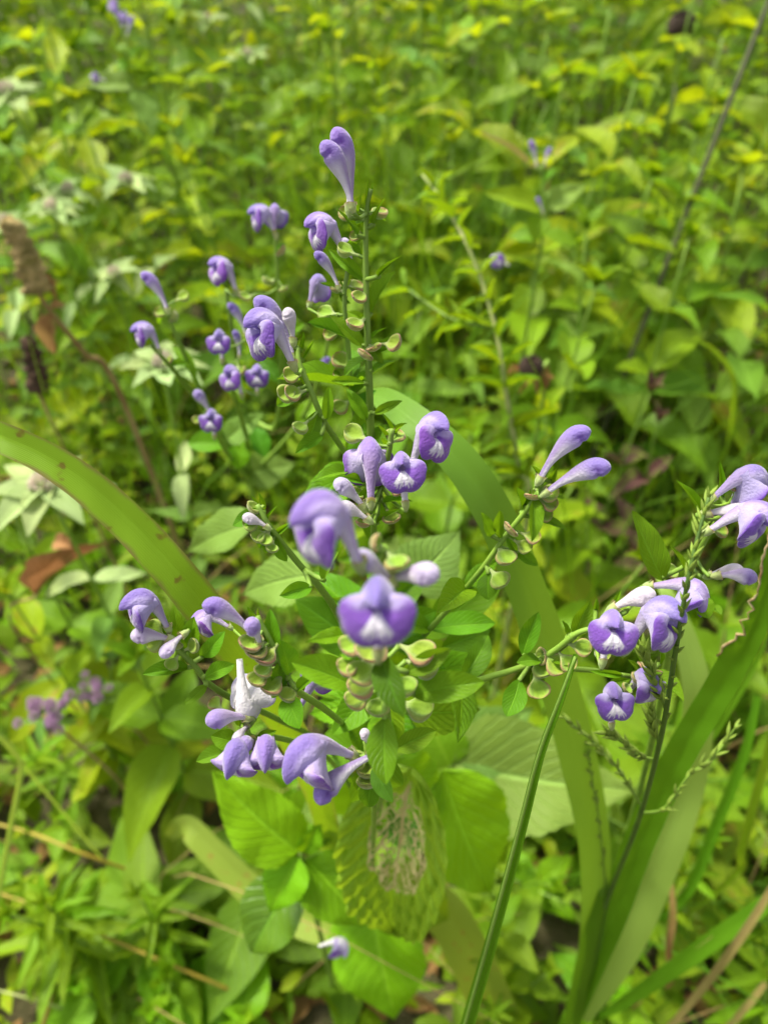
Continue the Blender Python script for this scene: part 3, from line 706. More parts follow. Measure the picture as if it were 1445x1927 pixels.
# lower right spike
A.flower(S[11], (1156, 1316), .224, (-.05, .97, .1), (-.08, -.02, 1), 'open', .96, idx=1)
A.flower(S[11], (1224, 1292), .224, (.2, .7, .6), (.35, -.5, .7), 'open', .95, idx=3)
for c in [(1198, 1278), (1229, 1268), (1212, 1262), (1178, 1296)]: A.cup(S[11], c, .228, .9)
for b, t, w in [((1200, 1270), (1188, 1240), 10), ((1170, 1270), (1120, 1265), 14), ((1240, 1250), (1246, 1222), 9), ((1205, 1250), (1200, 1228), 10)]: A.leaf(b, t, w, .23, .226, 'leaf', stick=S[11])
# left spike
A.flower(S[12], (256, 1146), .192, (-.3, .85, .4), (-.85, -.05, .5), 'open', .9, idx=2)
A.flower(S[12], (277, 1199), .195, (-.9, .3, .2), (-.3, -.7, .6), 'bud', 1.0, idx=1)
A.flower(S[12], (322, 1219), .194, (-.6, -.5, .5), (-.2, -.6, .7), 'bud', .85, idx=1)
A.flower(S[13], (378, 1176), .21, (-.75, .5, .1), (-.5, -.6, .4), 'open', .7, idx=3)
for c in [(298, 1208), (292, 1184), (365, 1216), (325, 1250), (330, 1212)]: A.cup(S[12], c, .199, .85, idx=2)
for b, t, w in [((317, 1197), (298, 1147), 23), ((335, 1202), (330, 1145), 26), ((340, 1208), (362, 1176), 13), ((352, 1228), (364, 1163), 38), ((380, 1237), (418, 1196), 32), ((358, 1256), (266, 1264), 30),
                ((385, 1275), (441, 1250), 32), ((390, 1289), (347, 1326), 22), ((312, 1195), (300, 1172), 10)]:
    A.leaf(b, t, w, .204, .2, 'leaf', stick=S[12])
# second left spike
A.flower(S[13], (422, 1152), .186, (-.65, .7, .2), (-.6, -.5, .6), 'club', .72, idx=2)
A.flower(S[13], (478, 1187), .184, (-.1, .7, .6), (-.1, -.6, .8), 'budp', .9)
for c in [(474, 1212), (500, 1236), (497, 1264), (512, 1292), (543, 1308), (484, 1226), (486, 1280)]: A.cup(S[13], c, .189+(c[1]-1210)*.00006, 1.05, nrm=(0, .7, .7), dirv=(-.5, -.5, .5))
for b, t, w in [((515, 1222), (507, 1158), 33), ((545, 1270), (532, 1207), 40), ((490, 1175), (485, 1148), 10), ((482, 1172), (470, 1148), 11), ((560, 1300), (600, 1262), 22), ((540, 1310), (560, 1370), 48)]:
    A.leaf(b, t, w, .195, .19, 'leaf', stick=S[13])
# lower left spike, with a shed white corolla caught upside down on it
A.flower(S[14], (440, 1438), .19, (-.15, .35, .85), (-.25, -.85, .5), 'open', 1.0, idx=1)
A.flower(S[14], (500, 1428), .192, (.05, .4, .85), (.05, -.85, .5), 'open', .92, idx=0)
A.flower(S[14], (464, 1402), .194, (-.1, .3, .9), (-.1, -.8, .5), 'budp', .9)
A.flower(S[14], (421, 1354), .196, (-.8, .2, .4), (-.4, -.7, .4), 'budp', 1.0)
A.flower(S[14], (452, 1386), .196, (-.3, -.2, .8), (-.1, -.8, .5), 'bud', .7, idx=0)
A.cup(S[14], (408, 1326), .21, .85)
for b, t, w in [((455, 1366), (443, 1334), 16), ((462, 1368), (464, 1336), 11), ((440, 1415), (368, 1430), 32), ((448, 1400), (398, 1385), 40), ((480, 1392), (520, 1375), 16)]: A.leaf(b, t, w, .203, .2, 'leaf', stick=S[14])
A.flower(None, (457, 1310), .199, (.1, -1, .05), (.2, -.2, -.9), 'white', .95, calyx=False, ped=False, anchor=(0, 0, 10), label='shed white corolla hanging upside down with its tube upward')
# lower middle spike
A.flower(S[15], (574, 1444), .180, (-.62, .45, .6), (-.62, -.6, .45), 'open', 1.25, idx=4)
A.flower(S[15], (632, 1470), .184, (-.8, -.35, .25), (.0, -.7, .6), 'club', .86, idx=0)
A.flower(S[15], (688, 1388), .189, (-.2, .9, .2), (-.4, -.2, .8), 'bud', .6, idx=0)
for c in [(693, 1470), (676, 1430), (690, 1452)]: A.cup(S[15], c, .192, .85, idx=2)
for b, t, w in [((676, 1416), (624, 1412), 16), ((692, 1400), (686, 1376), 9), ((690, 1402), (702, 1378), 8), ((700, 1460), (690, 1530), 40)]: A.leaf(b, t, w, .194, .194, 'leaf', stick=S[15])
A.flower(None, (585, 1292), .215, (.45, .85, .1), (.2, .1, -.9), 'open', 1.0, calyx=False, ped=False, anchor=(0, 0, 8), idx=1)
# larger leaves lower down the stems
for b, t, w, d1, d2, key in [((588, 1082), (432, 1112), 112, .36, .37, 'pale'), ((482, 985), (318, 1032), 86, .38, .4, 'pale'), ((770, 1105), (868, 990), 130, .33, .33, 'pale'), ((692, 1232), (556, 1128), 92, .3, .29, 'leafdk'),
        ((700, 1190), (590, 1060), 70, .29, .29, 'leaf'), ((800, 1200), (948, 1082), 78, .29, .28, 'leaf'), ((830, 1220), (930, 1180), 50, .28, .28, 'leaf'), ((775, 1280), (925, 1235), 70, .27, .27, 'bright'),
        ((770, 1340), (905, 1335), 85, .28, .28, 'bright'), ((690, 1330), (580, 1340), 80, .3, .3, 'bright'), ((690, 1400), (590, 1420), 90, .33, .34, 'leaf'), ((705, 1150), (800, 1085), 60, .3, .3, 'leafdk'),
        ((830, 1450), (935, 1700), 180, .42, .44, 'bright'), ((700, 1450), (640, 1560), 130, .4, .42, 'leaf'), ((730, 1440), (845, 1520), 120, .4, .42, 'bright'), ((640, 1480), (560, 1540), 110, .44, .45, 'pale'),
        ((705, 1560), (830, 1480), 140, .46, .45, 'leafdk'), ((700, 1690), (730, 1960), 190, .56, .55, 'bright'), ((710, 1640), (850, 1760), 150, .52, .52, 'weed'), ((660, 1640), (600, 1760), 150, .53, .54, 'weed')]:
    A.leaf(b, t, w, d1, d2, key)

for k in range(22):
    a = k*2.4; r1 = U(95, 165); d0 = U(.26, .33); c0 = (715+U(-25, 25), 1235+U(-70, 110))
    tp = (c0[0]+math.cos(a)*r1, c0[1]+math.sin(a)*r1*.75)
    if math.hypot(tp[0]-710, tp[1]-1140) < 60: continue
    A.leaf(c0, tp, r1*U(.36, .48), d0, d0-U(-.01, .02), RNG.choice(['leaf', 'bright', 'leaf', 'leafdk']), (U(-.3, .3), U(.2, .6), .8))
for k in range(24):
    sp = S[RNG.choice([4, 6, 7, 9, 12, 13, 2, 3])]; i = RNG.randrange(int(len(sp)*.35), int(len(sp)*.85)); q = sp[i]; tt = (sp[i-1]-sp[i]).normalized()
    s_ = tt.orthogonal().normalized(); s_.rotate(Matrix.Rotation(U(0, 6.28), 3, tt))
    if depth(q) < .235: continue
    for sg in (1, -1):
        L = U(.014, .026); put_leaf(A.r, q, q+(s_*sg*.85+tt*.45).normalized()*L, L*U(.36, .46), RNG.choice(['leaf', 'leaf', 'bright']), tt+Vector((0, 0, .6)))
# ------------------------------------------------------------------ crinkled leaf eaten to a lace of veins
def lace_leaf():
    nl, nw = 190, 120; a, b = 0.42, 0.75
    mx = max((k/200)**a*(1-k/200)**b for k in range(1, 200)); V, UVs = [], []
    for i in range(nl+1):
        t = i/nl; hw = .5*(max(t, 1e-4)**a*(1-t)**b/mx)*(1+.02*math.sin(t*38))
        hw = max(hw, .01)
        for j in range(nw+1):
            s = -1+2*j/nw
            q = (t-.22*abs(s))*11
            z = .020*abs(math.sin(q*math.pi))*abs(s)**.5 + .010*noise.noise((s*7, t*12, 3)) + .012*abs(math.sin(s*11+math.sin(t*9))) + .10*abs(s)*hw*2 - .14*t*t - 0.05*sm(.75, 1, t)
            V.append((s*hw, t, z)); UVs.append((s*.5+.5, t))
    keep, fm = [], []
    for i in range(nl):
        for j in range(nw):
            t = (i+.5)/nl; s = -1+2*(j+.5)/nw
            region = 1.0 - ((t-.33)/.26)**2 - ((s+.02)/.55)**2 + .4*noise.noise((s*4, t*7, 9))
            if region > 0:
                q = (t-.30*abs(s))*11; dv = abs((q+.5) % 1-.5)
                cell = abs(noise.noise((s*9, t*17, 1)))
                vein = abs(s) < .03 or dv < .055 or cell < .085 or abs(noise.noise((s*14, t*25, 5))) < .06
                if not vein and region > .06: continue
                fm.append(1)
            else: fm.append(0)
            keep.append((i*(nw+1)+j, i*(nw+1)+j+1, (i+1)*(nw+1)+j+1, (i+1)*(nw+1)+j))
    me = mesh_from('leaf', V, keep, [M['lace'], M['lacevein']], UVs, fmat=fm)
    p0, p1 = P(775, 1440, .34), P(712, 1830, .40)
    o = new_obj('leaf', me, A.r, 'crinkled leaf eaten away to a lace of veins')
    w = 205*.37/F; L = (p1-p0).length
    set_m(o, frame(p0-A.o, p1-p0, -FWD+Vector((-.25, .1, .8))) @ Matrix.Diagonal((w, L, L, 1)))
    mi = get_m(o).inverted()
    pts = [Vector(x)-A.o for x in catmull([main_at(1480), (main_at(1480)+p0)/2+Vector((0, 0, .01)), p0+(p1-p0)*.02], 8)]
    V2, F2, U2 = tube_geo(pts, [.0011]*8, 6)
    new_obj('petiole', mesh_from('petiole', [mi @ v for v in V2], F2, M['stem'], U2), o)
lace_leaf()

# ------------------------------------------------------------------ other skullcaps, further back
def bg_skullcap(base_px, d_ground, stems, flowers, cups, leaves, label, rad=0.0012):
    b = ground_under(*base_px) if d_ground is None else d_ground
    K = Skullcap(b, label); SS = []
    for pts in stems:
        SS.append(K.stem([*pts], rad*.7, rad*1.5))
    for (i, c, d, ax_, fc, kind, sc) in flowers: K.flower(SS[i], c, d, ax_, fc, kind, sc)
    for (i, c, d) in cups: K.cup(SS[i], c, d, 1.0)
    for (b_, t_, w, d1, key) in leaves: K.leaf(b_, t_, w, d1, d1, key)
    return K
pB = P(470, 900, .52); bB = Vector((pB.x, pB.y+.02, 0))
hubB = pB
bg_skullcap(None, bB,
  [[(518, 440, .355), (522, 520, .365), (530, 640, .39), (520, 800, .45), hubB, bB],
   [(425, 545, .35), (440, 640, .365), (458, 760, .42), hubB],
   [(300, 560, .34), (340, 650, .355), (375, 730, .38), (425, 830, .44), hubB],
   [(285, 650, .335), (330, 700, .35), (400, 790, .41), hubB],
   [(415, 655, .345), (440, 740, .37), (465, 830, .44), hubB],
   [(620, 560, .37), (610, 680, .39), (560, 800, .45), hubB],
   [(390, 770, .36), (410, 820, .39), (440, 870, .45), hubB]],
  [(0, (484, 405), .345, (-.3, .95, .1), (-.85, -.1, .4), 'open', 1.05), (0, (519, 403), .352, (0, 1, .1), (0, .3, -.9), 'open', .95),
   (1, (410, 505), .34, (-.3, .95, .1), (-.7, -.2, .7), 'open', 1.12), (2, (290, 538), .335, (-.35, .9, .1), (-.7, -.2, .5), 'club', .95),
   (3, (264, 626), .33, (-.35, .9, .1), (-.75, -.1, .4), 'open', .95), (4, (412, 640), .335, (0, .95, .25), (0, -.3, .95), 'open', .92), (4, (446, 592), .345, (-.3, .9, .1), (-.6, -.2, .6), 'club', .8),
   (4, (433, 708), .335, (-.2, .9, .25), (-.4, -.3, .9), 'open', .95), (4, (484, 704), .345, (.05, .9, .3), (.15, -.3, .95), 'open', .92), (6, (397, 788), .345, (0, .9, .3), (0, -.3, .95), 'open', .92),
   (6, (379, 752), .35, (-.4, .8, .2), (-.3, -.4, .8), 'budp', 1.1), (5, (603, 540), .36, (.25, .95, 0), (.4, .2, -.8), 'open', .95), (5, (606, 686), .38, (.6, .7, 0), (.2, -.5, .7), 'club', .7), (4, (447, 640), .35, (0, 1, .1), (-.5, -.3, .6), 'club', .6)],
  [(0, (530, 475), .355), (0, (505, 530), .36), (0, (534, 545), .36), (0, (462, 560), .36), (2, (305, 590), .345), (2, (328, 598), .345), (2, (345, 560), .345), (0, (512, 600), .37), (3, (320, 680), .345), (6, (372, 790), .36), (4, (455, 700), .35), (1, (450, 700), .37)],
  [((458, 760), (430, 690), 34, .38, 'leaf'), ((440, 640), (470, 590), 20, .36, 'leaf'), ((370, 720), (330, 640), 22, .36, 'leaf'), ((425, 830), (500, 770), 50, .43, 'pale'), ((470, 890), (560, 870), 70, .5, 'pale'), ((455, 870), (450, 800), 40, .45, 'leaf'),
   ((430, 840), (350, 830), 46, .45, 'leaf'), ((530, 640), (570, 600), 26, .38, 'leaf'), ((525, 720), (490, 670), 30, .4, 'leafdk'), ((560, 800), (610, 740), 44, .44, 'leaf'), ((540, 830), (600, 840), 60, .46, 'weed'), ((450, 840), (445, 885), 52, .44, 'bright'), ((500, 860), (480, 800), 40, .46, 'leafdk'), ((520, 470), (540, 455), 12, .355, 'leaf')],
  'slender skullcap with small lavender flowers on many branches, behind the sharp one')
pC = P(245, 160, 1.0); bC = Vector((pC.x, pC.y+.05, 0))
bg_skullcap(None, bC, [[(232, 60, .96), (245, 110, .97), pC, bC]],
  [(0, (212, 8), .95, (-.2, 1, .1), (-.5, -.2, .8), 'open', 1.3), (0, (235, 30), .95, (.1, 1, .1), (.3, -.2, .8), 'open', 1.3), (0, (246, 45), .95, (.3, 1, .1), (.6, -.2, .6), 'club', 1.2), (0, (222, 30), .95, (-.3, 1, .1), (-.6, -.2, .6), 'club', 1.2)],
  [], [((245, 100), (215, 80), 22, .96, 'leaf'), ((248, 110), (270, 75), 22, .96, 'leaf'), ((255, 160), (135, 148), 44, 1.0, 'pale'), ((258, 165), (350, 120), 24, 1.0, 'weed'), ((262, 170), (290, 260), 50, 1.0, 'pale'), ((240, 130), (220, 110), 26, .97, 'bright')],
  'skullcap with pale lavender blooms rising above yellowing weeds at the back', .0016)
pD = P(1020, 450, .75); bD = Vector((pD.x, pD.y+.03, 0))
bg_skullcap(None, bD, [[(1018, 310, .72), (1022, 380, .73), pD, bD]],
  [(0, (1003, 283), .71, (-.2, 1, .1), (-.5, -.2, .8), 'club', 1.2), (0, (1030, 290), .71, (.2, 1, .1), (.5, -.2, .8), 'club', .8), (0, (1015, 383), .715, (-.3, .8, .1), (-.3, -.4, .8), 'club', .8)],
  [], [((1022, 395), (1115, 335), 48, .73, 'pale'), ((1018, 400), (910, 350), 44, .73, 'weed'), ((1022, 410), (1000, 450), 50, .73, 'weed'), ((1020, 345), (1045, 310), 14, .72, 'leaf'), ((1018, 440), (1090, 460), 44, .76, 'weed'), ((1018, 450), (960, 430), 44, .76, 'weed')],
  'skullcap with two faded lavender buds above broad paired leaves', .0016)

# fallen corollas lying on leaves
def fallen(c, d, axis, face, sc, label):
    A_ = cdir(*axis); X = cdir(*face); X = (X-A_*X.dot(A_)).normalized(); R = Matrix((X, A_.cross(X), A_)).transposed()
    o = new_obj('fallen_flower', COR_W); m = R.to_4x4(); m.translation = P(c[0], c[1], d) - R @ (Vector((0, 0, 11))*MM*sc)
    o.matrix_local = m @ Matrix.Scale(sc, 4); tag(o, label, 'flower'); new_obj('lower_lip', LIP[1], o)
fallen((632, 1770), .485, (.9, .35, .1), (.2, -.7, .5), 1.05, 'fallen white and lavender corolla lying on a green leaf below the plant')
fallen((937, 488), .70, (-.85, .45, .1), (-.2, -.5, .8), 1.0, 'fallen lavender corolla lying on leaves beside a pale goldenrod stem')
fallen((183, 146), .985, (-.85, .25, .1), (-.2, -.5, .8), 1.0, 'fallen pale corolla resting on a broad leaf behind the mint')

# ------------------------------------------------------------------ ribbons (grass blades)
def ribbon_mesh(pts, widths, mat, fold=0.25, tilt=0.3, n=40, nw=6, chew=None, origin=Vector(), name='blade'):
    """pts: (u,v,d); widths in photo pixels; a folded strap with real width"""
    Wp = [list(P(*p)) + [w*p[2]/F/2] if not isinstance(p, Vector) else list(p)+[w] for p, w in zip(pts, widths)]
    S_ = catmull(Wp, n); V, UVs = [], []
    for i, s in enumerate(S_):
        p = Vector(s[:3]); t = (Vector(S_[min(i+1, n-1)][:3])-Vector(S_[max(i-1, 0)][:3])).normalized()
        view = (p-CAM).normalized()
        tl = tilt if not callable(tilt) else tilt(i/(n-1))
        lat = t.cross(view).normalized(); nrm = lat.cross(t).normalized()
        if nrm.dot(view) > 0: nrm = -nrm
        lat2 = (lat*math.cos(tl)+nrm*math.sin(tl)); nr2 = (nrm*math.cos(tl)-lat*math.sin(tl))
        hw = max(s[3], .0001)/max(.4, math.cos(tl))
        for j in range(nw+1):
            q = -1+2*j/nw; e = 1.0
            if chew: e = 1-chew(i/(n-1), q)
            V.append(p+lat2*(q*hw*e)+nr2*(fold*hw*(abs(q)-.4)) + nr2*.03*hw*math.sin(i*.9+q*2) - origin); UVs.append((q*.5+.5, i/(n-1)))
    return mesh_from(name, V, grid_faces(n, nw+1), M[mat], UVs)
def put_tube(name, parent, pts, r0, r1, mat, n=20, sides=7, origin=Vector(), pw=1.0):
    Wp = [P(*p) if not isinstance(p, Vector) else p for p in pts]
    S_ = [Vector(x) for x in catmull(Wp, n)]
    V, Fc, UVs = tube_geo([s-origin for s in S_], [r1+(r0-r1)*(1-i/(n-1))**pw for i in range(n)], sides)
    return new_obj(name, mesh_from(name, V, Fc, M[mat], UVs), parent), S_

gb = ground_under(1050, 1995)
GR = root('broad_grass', gb, 'broad-leaved grass with strap blades, one chewed along its edge, and a dark seeding stalk', 'grass')
def blade(pts, w, mat='blade', **kw):
    return new_obj('blade', ribbon_mesh(pts, w, mat, origin=GR.location, **kw), GR)
blade([(1086, 1905, .56), (1112, 1760, .49), (1118, 1600, .42), (1085, 1420, .36), (1035, 1240, .315), (978, 1080, .285), (925, 960, .27), (862, 865, .265), (790, 800, .27), (725, 752, .285), (690, 735, .30)],
      [28, 42, 58, 70, 76, 74, 74, 70, 62, 46, 6], 'blademid', fold=.18, tilt=.25, n=60)
CHEW = lambda t, q: ((0.62+.5*noise.noise((t*75, 0, 0)))*sm(.62, .66, t)*(1-sm(.90, .95, t)) if q > 0 else 0)
chewed = blade([(1085, 1900, .56), (1150, 1730, .47), (1205, 1580, .40), (1275, 1430, .34), (1360, 1285, .30), (1425, 1150, .27), (1462, 1000, .25), (1480, 880, .24)],
      [30, 52, 56, 54, 54, 56, 56, 40], 'blade', fold=.3, tilt=-.3, n=110, nw=12,
      chew=CHEW)
blade([(1090, 1915, .57), (1160, 1790, .52), (1230, 1640, .48), (1290, 1480, .45), (1312, 1330, .42), (1290, 1210, .41), (1255, 1120, .41), (1235, 1080, .42)],
      [36, 72, 72, 64, 54, 44, 26, 4], 'bladepale', fold=.2, tilt=.2, n=50)
blade([(1075, 1930, .57), (1100, 1800, .50), (1128, 1700, .46), (1140, 1640, .44)], [30, 30, 22, 6], 'blade', n=20)
ev = [chewed.data.vertices[i*13+12].co.copy() for i in range(110) if .60 < i/109 < .95]
ev = [v+Vector((U(-1, 1), U(-1, 1), U(-1, 1)))*.0006 for v in ev]
V_, F_, U_ = tube_geo(ev, [U(.0002, .0006) for _ in ev], 6)
new_obj('dry_edge', mesh_from('dry_edge', V_, F_, M['drystraw'], U_), chewed)
culm, CS = put_tube('culm', GR, [gb+Vector((0, 0, -.01)), (1078, 1900, .56), (1140, 1700, .46), (1195, 1560, .34), (1240, 1400, .25), (1268, 1240, .198), (1290, 1110, .182), (1312, 1010, .18), (1335, 930, .18)], .0024, .00045, 'culm', 40, origin=gb, pw=2.2)
def spikelet_mesh():
    V, m = [], 6
    st = [(0, .02), (.12, .10), (.35, .16), (.6, .13), (.82, .06), (1.0, .005)]
    for y, r_ in st:
        for k in range(m): V.append((math.cos(6.283*k/m)*r_, y, math.sin(6.283*k/m)*r_*.7))
    return mesh_from('spikelet', V, grid_faces(len(st), m, True), M['spikelet'])
SPK = spikelet_mesh()
def spikelets(path, n, size, spread=.5):
    for i in range(n):
        k = 1+int((len(path)-2)*i/n); p = path[k]; t = (path[min(k+1, len(path)-1)]-path[k-1]).normalized()
        s = t.orthogonal().normalized(); s.rotate(Matrix.Rotation(i*2.4+U(-.4, .4), 3, t))
        p = p + (path[min(k+1, len(path)-1)]-p)*U(0, 1)
        o = new_obj('spikelet', SPK, GR); L = size*U(.75, 1.25)
        o.matrix_local = frame(p-gb, t+s*spread, s) @ Matrix.Scale(L, 4)
hi = [p for p in CS if depth(p) < .25]
hi = [Vector(x) for x in catmull(hi, 40)]
spikelets(hi, 46, .0040, .6)
for pts in [[(1140, 1690, .46), (1128, 1560, .40), (1112, 1460, .37), (1098, 1385, .355)], [(1208, 1520, .318), (1165, 1450, .305), (1120, 1400, .30), (1062, 1350, .295)], [(1232, 1430, .265), (1200, 1420, .262), (1165, 1392, .258), (1142, 1378, .255)],
            [(1250, 1520, .312), (1295, 1460, .30), (1345, 1420, .295), (1388, 1362, .29)], [(1252, 1335, .226), (1238, 1300, .222), (1220, 1250, .218), (1210, 1225, .216)], [(1240, 1400, .25), (1228, 1370, .248), (1222, 1330, .245)]]:
    if pts[0] == (1250, 1520, .312): pts = [(1206, 1530, .322)]+pts
    o, p_ = put_tube('panicle_branch', GR, pts, .0006, .0003, 'stem', 26, 5, origin=gb)
    spikelets(p_[3:], 22, .0058, .45)
# the long arching old blade on the left, a grass of its own
g2 = ground_under(640, 1760)
G2 = root('arching_grass', g2, 'long arching grass blade with brown spotted edges, bending down behind the skullcap', 'grass')
new_obj('blade', ribbon_mesh([(-60, 800, .235), (0, 822, .232), (80, 858, .232), (160, 910, .233), (250, 990, .236), (340, 1088, .24), (420, 1190, .25), (490, 1290, .27), (560, 1400, .31), (610, 1530, .40), (632, 1650, .55), g2+Vector((0, 0, -.01))],
        [54, 58, 62, 68, 72, 74, 72, 66, 58, 46, 38, .004], 'bladeold', fold=.22, tilt=lambda t: .15+.35*t, n=80, nw=8, origin=g2), G2)
# thin folded stalk crossing in front
g3 = ground_under(830, 2060)
G3 = root('folded_grass', g3, 'single thin folded grass leaf standing upright with a bright rib, tip at a seed calyx', 'grass')
new_obj('blade', ribbon_mesh([(1084, 1232, .196), (1060, 1310, .2), (1020, 1420, .21), (985, 1560, .225), (940, 1730, .25), (885, 1925, .29), (858, 2010, .34), g3], [9, 13, 16, 19, 22, 26, 24, .003], 'blade', fold=1.1, tilt=.5, n=50, nw=4, origin=g3), G3)
put_tube('midrib', G3, [(1082, 1236, .1955), (1054, 1312, .199), (1013, 1422, .209), (976, 1562, .224), (930, 1732, .249), (876, 1925, .289), (852, 2010, .338)], .0004, .0008, 'bladepale', 30, 5, origin=g3)
#BACKGROUND
RNG.seed(77)
# ------------------------------------------------------------------ meadow plants: prototypes, then copies with parts
def stem_mesh(h, r0, r1, mat, bend, n=9, sides=6):
    pts = [Vector((bend[0]*(i/(n-1))**2, bend[1]*(i/(n-1))**2, h*i/(n-1))) for i in range(n)]
    V, Fc, UVs = tube_geo(pts, [r0+(r1-r0)*i/(n-1) for i in range(n)], sides)
    return mesh_from('stem', V, Fc, M[mat], UVs), (lambda t: Vector((bend[0]*t*t, bend[1]*t*t, h*t)))
def leaf_part(parts, p, d, nrm, w, L, key, name='leaf'):
    parts.append((name, RNG.choice(LM[key]), frame(p, d, nrm) @ Matrix.Diagonal((w, L, L, 1))))
def proto_weed(key, h, LL, ratio, nodes, whorl=2, start=.12, droop=.25, smat='stem', top=True):
    me, at = stem_mesh(h, .0021, .0010, smat, (U(-.04, .04), U(-.04, .04)))
    parts = [('stem', me, Matrix())]; an = U(0, 6)
    for k in range(nodes):
        t = start+(1-start)*k/(nodes-1); p = at(t); an += math.pi/2 if whorl == 2 else 2.4
        sz = LL*(0.75+.5*math.sin(math.pi*min(1, t*1.05)**.8))*(1-.45*max(0, t-.75)/.25)
        for q in range(whorl):
            a = an+q*2*math.pi/whorl+U(-.3, .3); el = U(-.15, .35)+.55*t-droop*.5+(0.5*max(0, t-.8)/.2)
            d = Vector((math.cos(a)*math.cos(el), math.sin(a)*math.cos(el), math.sin(el)))
            n = Vector((-math.cos(a)*math.sin(el), -math.sin(a)*math.sin(el), math.cos(el))) + Vector((U(-.25, .25), U(-.25, .25), 0))
            L = sz*U(.8, 1.2); leaf_part(parts, p, d, n, L*ratio*U(.85, 1.1), L, key)
    if top:
        for q in range(4):
            a = an+q*1.57; d = Vector((math.cos(a)*.6, math.sin(a)*.6, .8)); L = LL*U(.3, .45)
            leaf_part(parts, at(1), d, Vector((-math.cos(a), -math.sin(a), .8)), L*ratio*.8, L, key)
    return parts
def floret_ball(mat, n, r, fr, seed):
    rr = random.Random(seed); V, Fc = [], []
    for i in range(n):
        z = 1-1.5*i/n; a = i*2.4; q = math.sqrt(max(0, 1-z*z)); c = Vector((q*math.cos(a), q*math.sin(a), z*.75))*r*rr.uniform(.85, 1.1)
        nrm = c.normalized(); t1 = nrm.orthogonal().normalized(); t2 = nrm.cross(t1); b = len(V); f = fr*rr.uniform(.7, 1.25)
        V.append(c - nrm*f*.8)
        for k in range(5):
            an = k*1.2566+a; V.append(c+(t1*math.cos(an)+t2*math.sin(an))*f+nrm*f*.4*rr.uniform(0, 1))
            V.append(c+(t1*math.cos(an+.63)+t2*math.sin(an+.63))*f*.45+nrm*f*.1)
        for k in range(10): Fc.append((b, b+1+k, b+1+(k+1) % 10))
    return mesh_from('flower_head', V, Fc, M[mat], smooth=False)
CREAM = [floret_ball('creamfl', 20, .007, .003, k) for k in range(2)]
PINKB = [floret_ball('pinkfl', 46, .016, .0046, k+5) for k in range(2)]
def proto_mint(h, LL, nb=7, seed=0):
    me, at = stem_mesh(h, .0018, .0011, 'stem', (U(-.03, .03), U(-.03, .03)))
    parts = [('stem', me, Matrix())]; an = U(0, 6)
    for k in range(5):
        t = .25+.62*k/5; an += 1.57
        for q in range(2):
            a = an+q*math.pi+U(-.2, .2); el = U(-.1, .35); d = Vector((math.cos(a)*math.cos(el), math.sin(a)*math.cos(el), math.sin(el)))
            L = LL*U(.9, 1.3); leaf_part(parts, at(t), d, Vector((0, 0, 1)), L*.36, L, 'mint' if k < 4 else 'bract')
    for k in range(nb):
        a = k*2*math.pi/nb+U(-.25, .25); el = U(-.15, .4); d = Vector((math.cos(a)*math.cos(el), math.sin(a)*math.cos(el), math.sin(el)))
        L = LL*U(.75, 1.15); leaf_part(parts, at(1)+Vector((0, 0, -.004*(k % 2))), d, Vector((-math.cos(a)*.3, -math.sin(a)*.3, 1)), L*.46, L, 'bract', 'bract')
    parts.append(('flower_head', CREAM[seed % 2], Matrix.Translation(at(1)+Vector((0, 0, .004)))))
    return parts
def proto_narrow(h, LL, nodes, key='narrow'):
    me, at = stem_mesh(h, .0019, .0009, 'stem', (U(-.06, .06), U(-.06, .06)))
    parts = [('stem', me, Matrix())]; an = 0
    for k in range(nodes):
        t = .1+.9*k/(nodes-1); an += 2.4; el = .15+.7*t
        d = Vector((math.cos(an)*math.cos(el), math.sin(an)*math.cos(el), math.sin(el))); L = LL*(1.1-.5*t)*U(.8, 1.2)
        leaf_part(parts, at(t), d, Vector((-math.cos(an)*.4, -math.sin(an)*.4, 1)), L*.2, L, key)
    return parts
def proto_bushy(key, h, LL, ratio, nb=5, nl=7):
    me, at = stem_mesh(h, .0020, .0009, 'stem', (U(-.04, .04), U(-.04, .04)))
    parts = [('stem', me, Matrix())]
    for k in range(nb+1):
        t = .3+.6*k/nb; a = k*2.4+U(-.3, .3); bl = h*U(.22, .36)*(1.1-.5*t); el = .75 if k < nb else 1.4
        d = Vector((math.cos(a)*math.cos(el), math.sin(a)*math.cos(el), math.sin(el))); p = at(t)
        V, Fc, UVs = tube_geo([p+d*bl*x/4+Vector((0, 0, .12*bl*(x/4)**2)) for x in range(5)], [.0011-.00015*x for x in range(5)], 5)
        parts.append(('branch', mesh_from('branch', V, Fc, M['stem'], UVs), Matrix()))
        for j in range(nl):
            x = (j+1)/nl; q = p+d*bl*x+Vector((0, 0, .12*bl*x*x)); b = a+j*2.4
            dd = (Vector((math.cos(b), math.sin(b), .15+.4*x))+d*.5).normalized(); L = LL*U(.7, 1.25)*(1.15-.4*x)
            leaf_part(parts, q, dd, Vector((U(-.3, .3), U(-.3, .3), 1)), L*ratio, L, key)
    return parts
